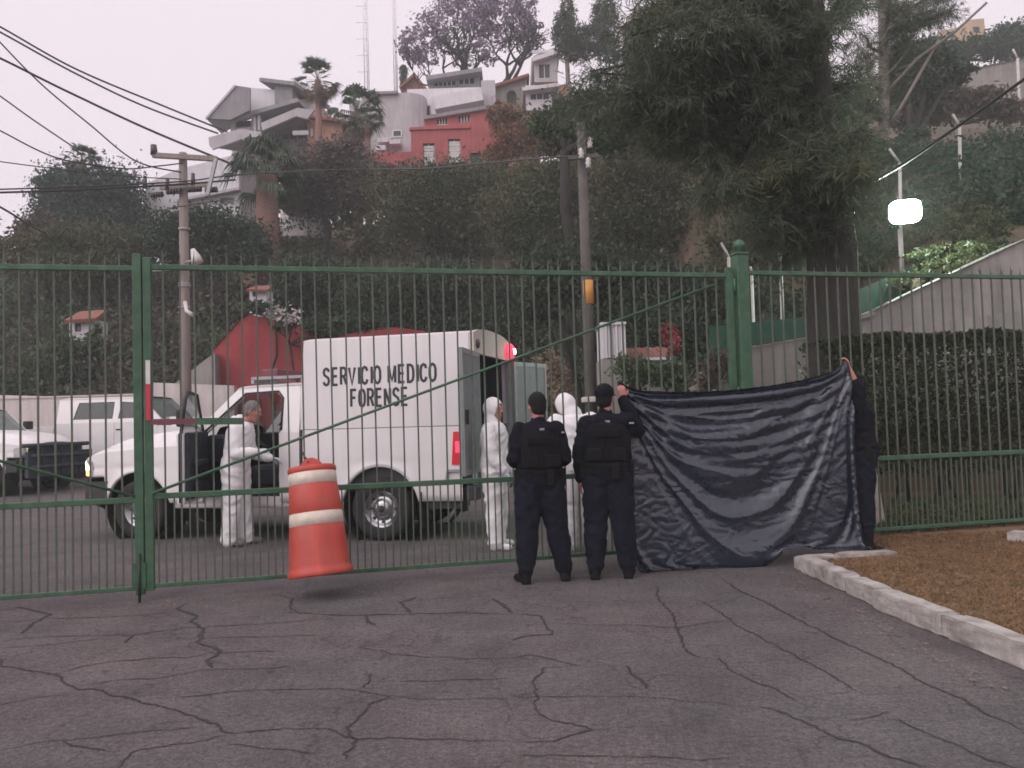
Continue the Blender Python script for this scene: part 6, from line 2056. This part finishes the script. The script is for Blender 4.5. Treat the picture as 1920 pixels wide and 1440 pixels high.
def big_tree():
    Y = 12.6
    rg_ = np.random.default_rng(17)
    foot = Vector(((1572 - 960) / FPX * Y, Y, LZ))
    tr = [(Vector((foot.x, Y, 0)), .43), (at(1566, 700, Y), .40), (at(1560, 470, Y), .37), (at(1540, 300, Y), .32), (at(1520, 120, Y), .27), (at(1510, -60, Y), .22), (at(1500, -300, Y), .12)]
    bo = []
    ends = [(1130, 130), (1180, 60), (1090, 200), (1220, 200), (1290, 250), (1260, 120), (1330, 60), (1240, 10), (1350, 330), (1420, 380), (1450, 440), (1400, 280), (1480, 470), (1520, 400), (1560, 440), (1600, 380), (1580, 300), (1460, 200), (1400, 150), (1480, 90), (1420, 20), (1540, 180), (1560, 60), (1600, 160), (1480, 330), (1340, 180), (1200, -30), (1320, -40), (1500, 20), (1300, 300), (1230, 260), (1440, 300), (1540, 350), (1370, 100), (1270, 190), (1460, 400), (1390, 230), (1500, 260), (1330, 230), (1440, 130), (1210, 140), (1590, 240), (1150, 190), (1280, 20), (1390, 60), (1600, 10), (1500, 150), (1430, 340), (1380, 340)]
    for (x, y) in ends:
        for j in range(2):
            yy = Y + rg_.uniform(-2.0, 2.2)
            e = at(x + rg_.uniform(-35, 35), y + rg_.uniform(-30, 30), yy)
            ys = y + 60 - abs(x - 1540) * .28 + rg_.uniform(-40, 20)
            s_ = at(1540 + rg_.uniform(-6, 6), min(ys, 430), Y)
            bo.append((s_, e))
    feathery('feathery_tree', 'huge dark feathery evergreen filling the upper right behind the fence', foot, tr, bo, 36, 19)
big_tree()
def slim_tree():
    Y = 21.5
    rg_ = np.random.default_rng(29)
    x = (1668 - 960) / FPX * Y
    foot = Vector((x, Y, hill(x, Y)))
    tr = [(Vector((x, Y, foot.z - .2)), .17), (at(1655, 300, Y), .145), (at(1658, 160, Y), .135), (at(1655, 0, Y), .12), (at(1650, -200, Y), .09)]
    bo = []
    for (xx, yy) in ((1700, 40), (1740, 20), (1760, -20), (1620, 60), (1700, 100), (1720, 70), (1600, 120), (1780, 10), (1690, 10), (1640, -30), (1620, 180), (1600, 260), (1690, 150), (1650, 340), (1700, 330), (1600, 330)):
        for j in range(2):
            e = at(xx + rg_.uniform(-25, 25), yy + rg_.uniform(-20, 20), Y + rg_.uniform(-1.2, 1.5))
            bo.append((at(1656, min(yy + 50, 300), Y), e))
    r = feathery('slim_tree', 'slim pale trunk rising out of the frame right of the feathery tree', foot, tr, bo, 26, 33, dens=.8)
    mb = MB()
    for pts in ([(1657, 180, Y), (1720, 110, Y - .5), (1790, 60, Y - .8), (1850, 5, Y - 1)], [(1656, 250, Y), (1690, 200, Y - .3), (1760, 75, Y - .6)]):
        mb.tube([at(*p) - foot for p in pts], [.05, .045, .035, .03][:len(pts)], 7)
    mb.build('bare_branch', MT['palebark'], r)
    for ch in r.children:
        if ch.name.startswith('trunk'):
            ch.data.materials.clear(); ch.data.materials.append(MT['palebark'])
slim_tree()

# hedge behind the fence on the right
def hedge():
    rng = np.random.default_rng(9)
    x0, x1, y0, y1, z1 = 4.55, 13.0, 11.35, 13.1, 2.52
    n = 46000
    P = np.stack([x0 + (x1 - x0) * rng.random(n) ** 1.25, y0 + (y1 - y0) * rng.random(n) ** 2.2, LZ + .45 + (z1 - LZ - .45) * rng.random(n)], 1)
    top = rng.random(n) < .22
    P[top, 2] = z1 - abs(rng.normal(size=top.sum())) * .06
    for i in range(n):
        k = noise.noise(Vector((P[i, 0] * 1.3, P[i, 2] * 1.3, 2)))
        P[i, 1] += k * .22
        if top[i]: P[i, 2] += noise.noise(Vector((P[i, 0] * 1.1, P[i, 1], 7))) * .10
    root = empty('hedge', ((x0 + x1) / 2, y0 + .6, LZ), 0, 'tall dark hedge behind the barred fence at the right edge', 'hedge')
    P -= np.array(root.location)
    link('foliage', leaf_mesh('foliage', P, .075, rng, LM['hedge'], .55), root)
    mb = MB()
    for i in range(34):
        x = x0 + .1 + (x1 - x0) * (i + rng.random() * .6) / 34
        q = Vector((x, y0 + .5 + rng.random() * .5, LZ)) - root.location
        limb(mb, q, q + Vector((rng.normal() * .12, rng.normal() * .1, 1.5)), .03, .015, rng, 4, .06)
    mb.build('stems', MT['bark'], root)
hedge()

# ------------------------------------------------------------------ uncountable ground cover
def cover(name, label, P, size, mat, seed, aspect=.5, axis=None, spread=1.0):
    rng = np.random.default_rng(seed)
    o = link(name, leaf_mesh(name, P, size, rng, LM[mat], aspect, axis, spread))
    return tag(o, label, kind='stuff')
def slope_cover(name, label, x_px, Yr, n_bush, mat, leaf, seed, hgt=(1.0, 2.2), per=600):
    rng = np.random.default_rng(seed)
    out = []
    for i in range(n_bush):
        Y = Yr[0] + (Yr[1] - Yr[0]) * rng.random()
        px = x_px[0] + (x_px[1] - x_px[0]) * rng.random()
        x = (px - 960) / FPX * Y
        h_ = hgt[0] + (hgt[1] - hgt[0]) * rng.random()
        r = h_ * (.7 + .5 * rng.random())
        if 1560 < px < 1800 and Y < 23 and hgt[1] > .4: continue
        z = hill(x, Y)
        out.append(clumps([(x, Y, z + h_ * .45, r, r, h_ * .6)], per, rng, 24, .25, .5))
    return cover(name, label, np.concatenate(out), leaf, mat, seed)
slope_cover('hillside_shrubs', 'brown green scrub covering the middle of the slope', (440, 1340), (27.5, 43), 75, 'brown', .26, 51)
slope_cover('hillside_shrubs', 'dark scrub along the foot of the slope', (-60, 1340), (27.5, 32), 70, 'dark', .22, 52, (1.2, 2.4))
slope_cover('hillside_shrubs', 'mixed brown scrub on the left slope', (-80, 460), (27.5, 40), 60, 'plum', .25, 53, (1.0, 2.0))
slope_cover('hillside_shrubs', 'green scrub on the left slope', (-80, 480), (29, 43), 55, 'mid', .25, 54, (1.0, 2.2))
slope_cover('hillside_shrubs', 'scrub below the houses', (200, 1250), (44, 60), 60, 'brown', .32, 55, (.8, 1.8), 420)
slope_cover('hillside_shrubs', 'dark scrub on the right slope behind the big tree', (1300, 1960), (17, 30), 55, 'ivy', .17, 56, (.4, 1.0), 480)
slope_cover('hillside_shrubs', 'low plants on the bank around the floodlight', (1540, 1900), (15, 24), 170, 'weeds', .10, 59, (.14, .38), 220)
slope_cover('hillside_shrubs', 'brownish scrub between the gate post and the big trunk', (1270, 1560), (18, 31), 60, 'brown', .15, 65, (.5, 1.3), 420)
slope_cover('hillside_shrubs', 'taller scrub just behind the ball-topped gate post', (1340, 1500), (17, 25), 40, 'dark', .14, 66, (.8, 1.7), 520)
slope_cover('hillside_shrubs', 'far scrub on the right skyline', (1150, 2000), (48, 66), 60, 'dark', .36, 57, (1.2, 2.4), 420)
slope_cover('hillside_shrubs', 'far scrub on the left skyline', (-200, 300), (44, 60), 45, 'blue', .34, 58, (1.0, 2.4), 420)
# red earth bank
rb = MB()
rb.grid(lambda u, v: (lambda x, y: (x, y, hill(x, y) + .06))(13.2 + 9.5 * u, 27.5 + 9.0 * v), 24, 24)
tag(rb.build('earth_bank', MT['redsoil']), 'bare red earth bank on the right slope', kind='structure')
# dry lawn and weeds
def lawn_grass():
    rng = np.random.default_rng(12)
    n = 70000
    x = 2.78 + 4.6 * rng.random(n); y = 3.2 + 5.9 * rng.random(n)
    lim = np.interp(y, [2, 4.67, 6.35, 7.7], [3.22, 3.02, 2.82, 2.78])
    ok = (x > lim) & (y < 8.06 + .249 * x) & ~((y > 7.75) & (x < 3.65))
    P = np.stack([x, y, np.full(n, LZ + .012)], 1)[ok]
    cover('dry_grass', 'short dry brown grass of the lawn', P, .055, 'drygrass', 13, .14, (0, 0, .35), .8)
    n = 16000
    x = 3.6 + 8.5 * rng.random(n); y = 8.9 + 2.6 * rng.random(n)
    ok = (y > 8.15 + .249 * x) & (y < 11.6)
    hh = rng.random(n) ** 2
    P = np.stack([x, y, LZ + .03 + .10 * hh], 1)[ok]
    cover('weeds', 'green weeds between fence and hedge', P, .13, 'weeds', 14, .22, (0, 0, .9), .8)
lawn_grass()
def litter():
    rng = np.random.default_rng(77)
    n = 900
    x = np.concatenate([2.45 + rng.normal(size=n // 3) * .12, -6 + 9 * rng.random(n // 3), 2.8 + 3.5 * rng.random(n - 2 * (n // 3))])
    y = np.concatenate([4.0 + 3.8 * rng.random(n // 3), 0 * rng.random(n // 3), 4 + 4 * rng.random(n - 2 * (n // 3))])
    m = slice(n // 3, 2 * (n // 3))
    y[m] = 8.05 + .249 * x[m] - abs(rng.normal(size=n // 3)) * .25
    z = np.where(x > 2.75, LZ + .035, .012)
    keep = ~((x > kx(5) - .3) & (x < 2.95) & (np.abs(x - 2.72) < .12))
    o = cover('fallen_leaves', 'scattered dry leaves and grit on the driveway and lawn', np.stack([x, y, z], 1)[keep], .032, 'deadpalm', 78, .6, None, 1.0)
    v = np.empty(len(o.data.vertices) * 3); o.data.vertices.foreach_get('co', v); v = v.reshape(-1, 4, 3)
    zc = v[:, :, 2].mean(axis=1, keepdims=True)
    v[:, :, 2] = zc + (v[:, :, 2] - zc) * .25
    o.data.vertices.foreach_set('co', v.astype(np.float32).ravel()); o.data.update()
litter()

# ------------------------------------------------------------------ evening haze
hz = MB().box(-112, 112, -32, 122, -2.0, 44).build('haze', None)
hm = bpy.data.materials.new('evening haze')
hm.use_nodes = True
hn = hm.node_tree
hn.nodes.clear()
hv = hn.nodes.new('ShaderNodeVolumePrincipled')
hv.inputs['Color'].default_value = (0.86, 0.91, 0.88, 1)
hv.inputs['Density'].default_value = 0.0023
ho = hn.nodes.new('ShaderNodeOutputMaterial')
hn.links.new(hv.outputs[0], ho.inputs['Volume'])
hz.data.materials.append(hm)
tag(hz, 'thin pale evening haze', kind='stuff')
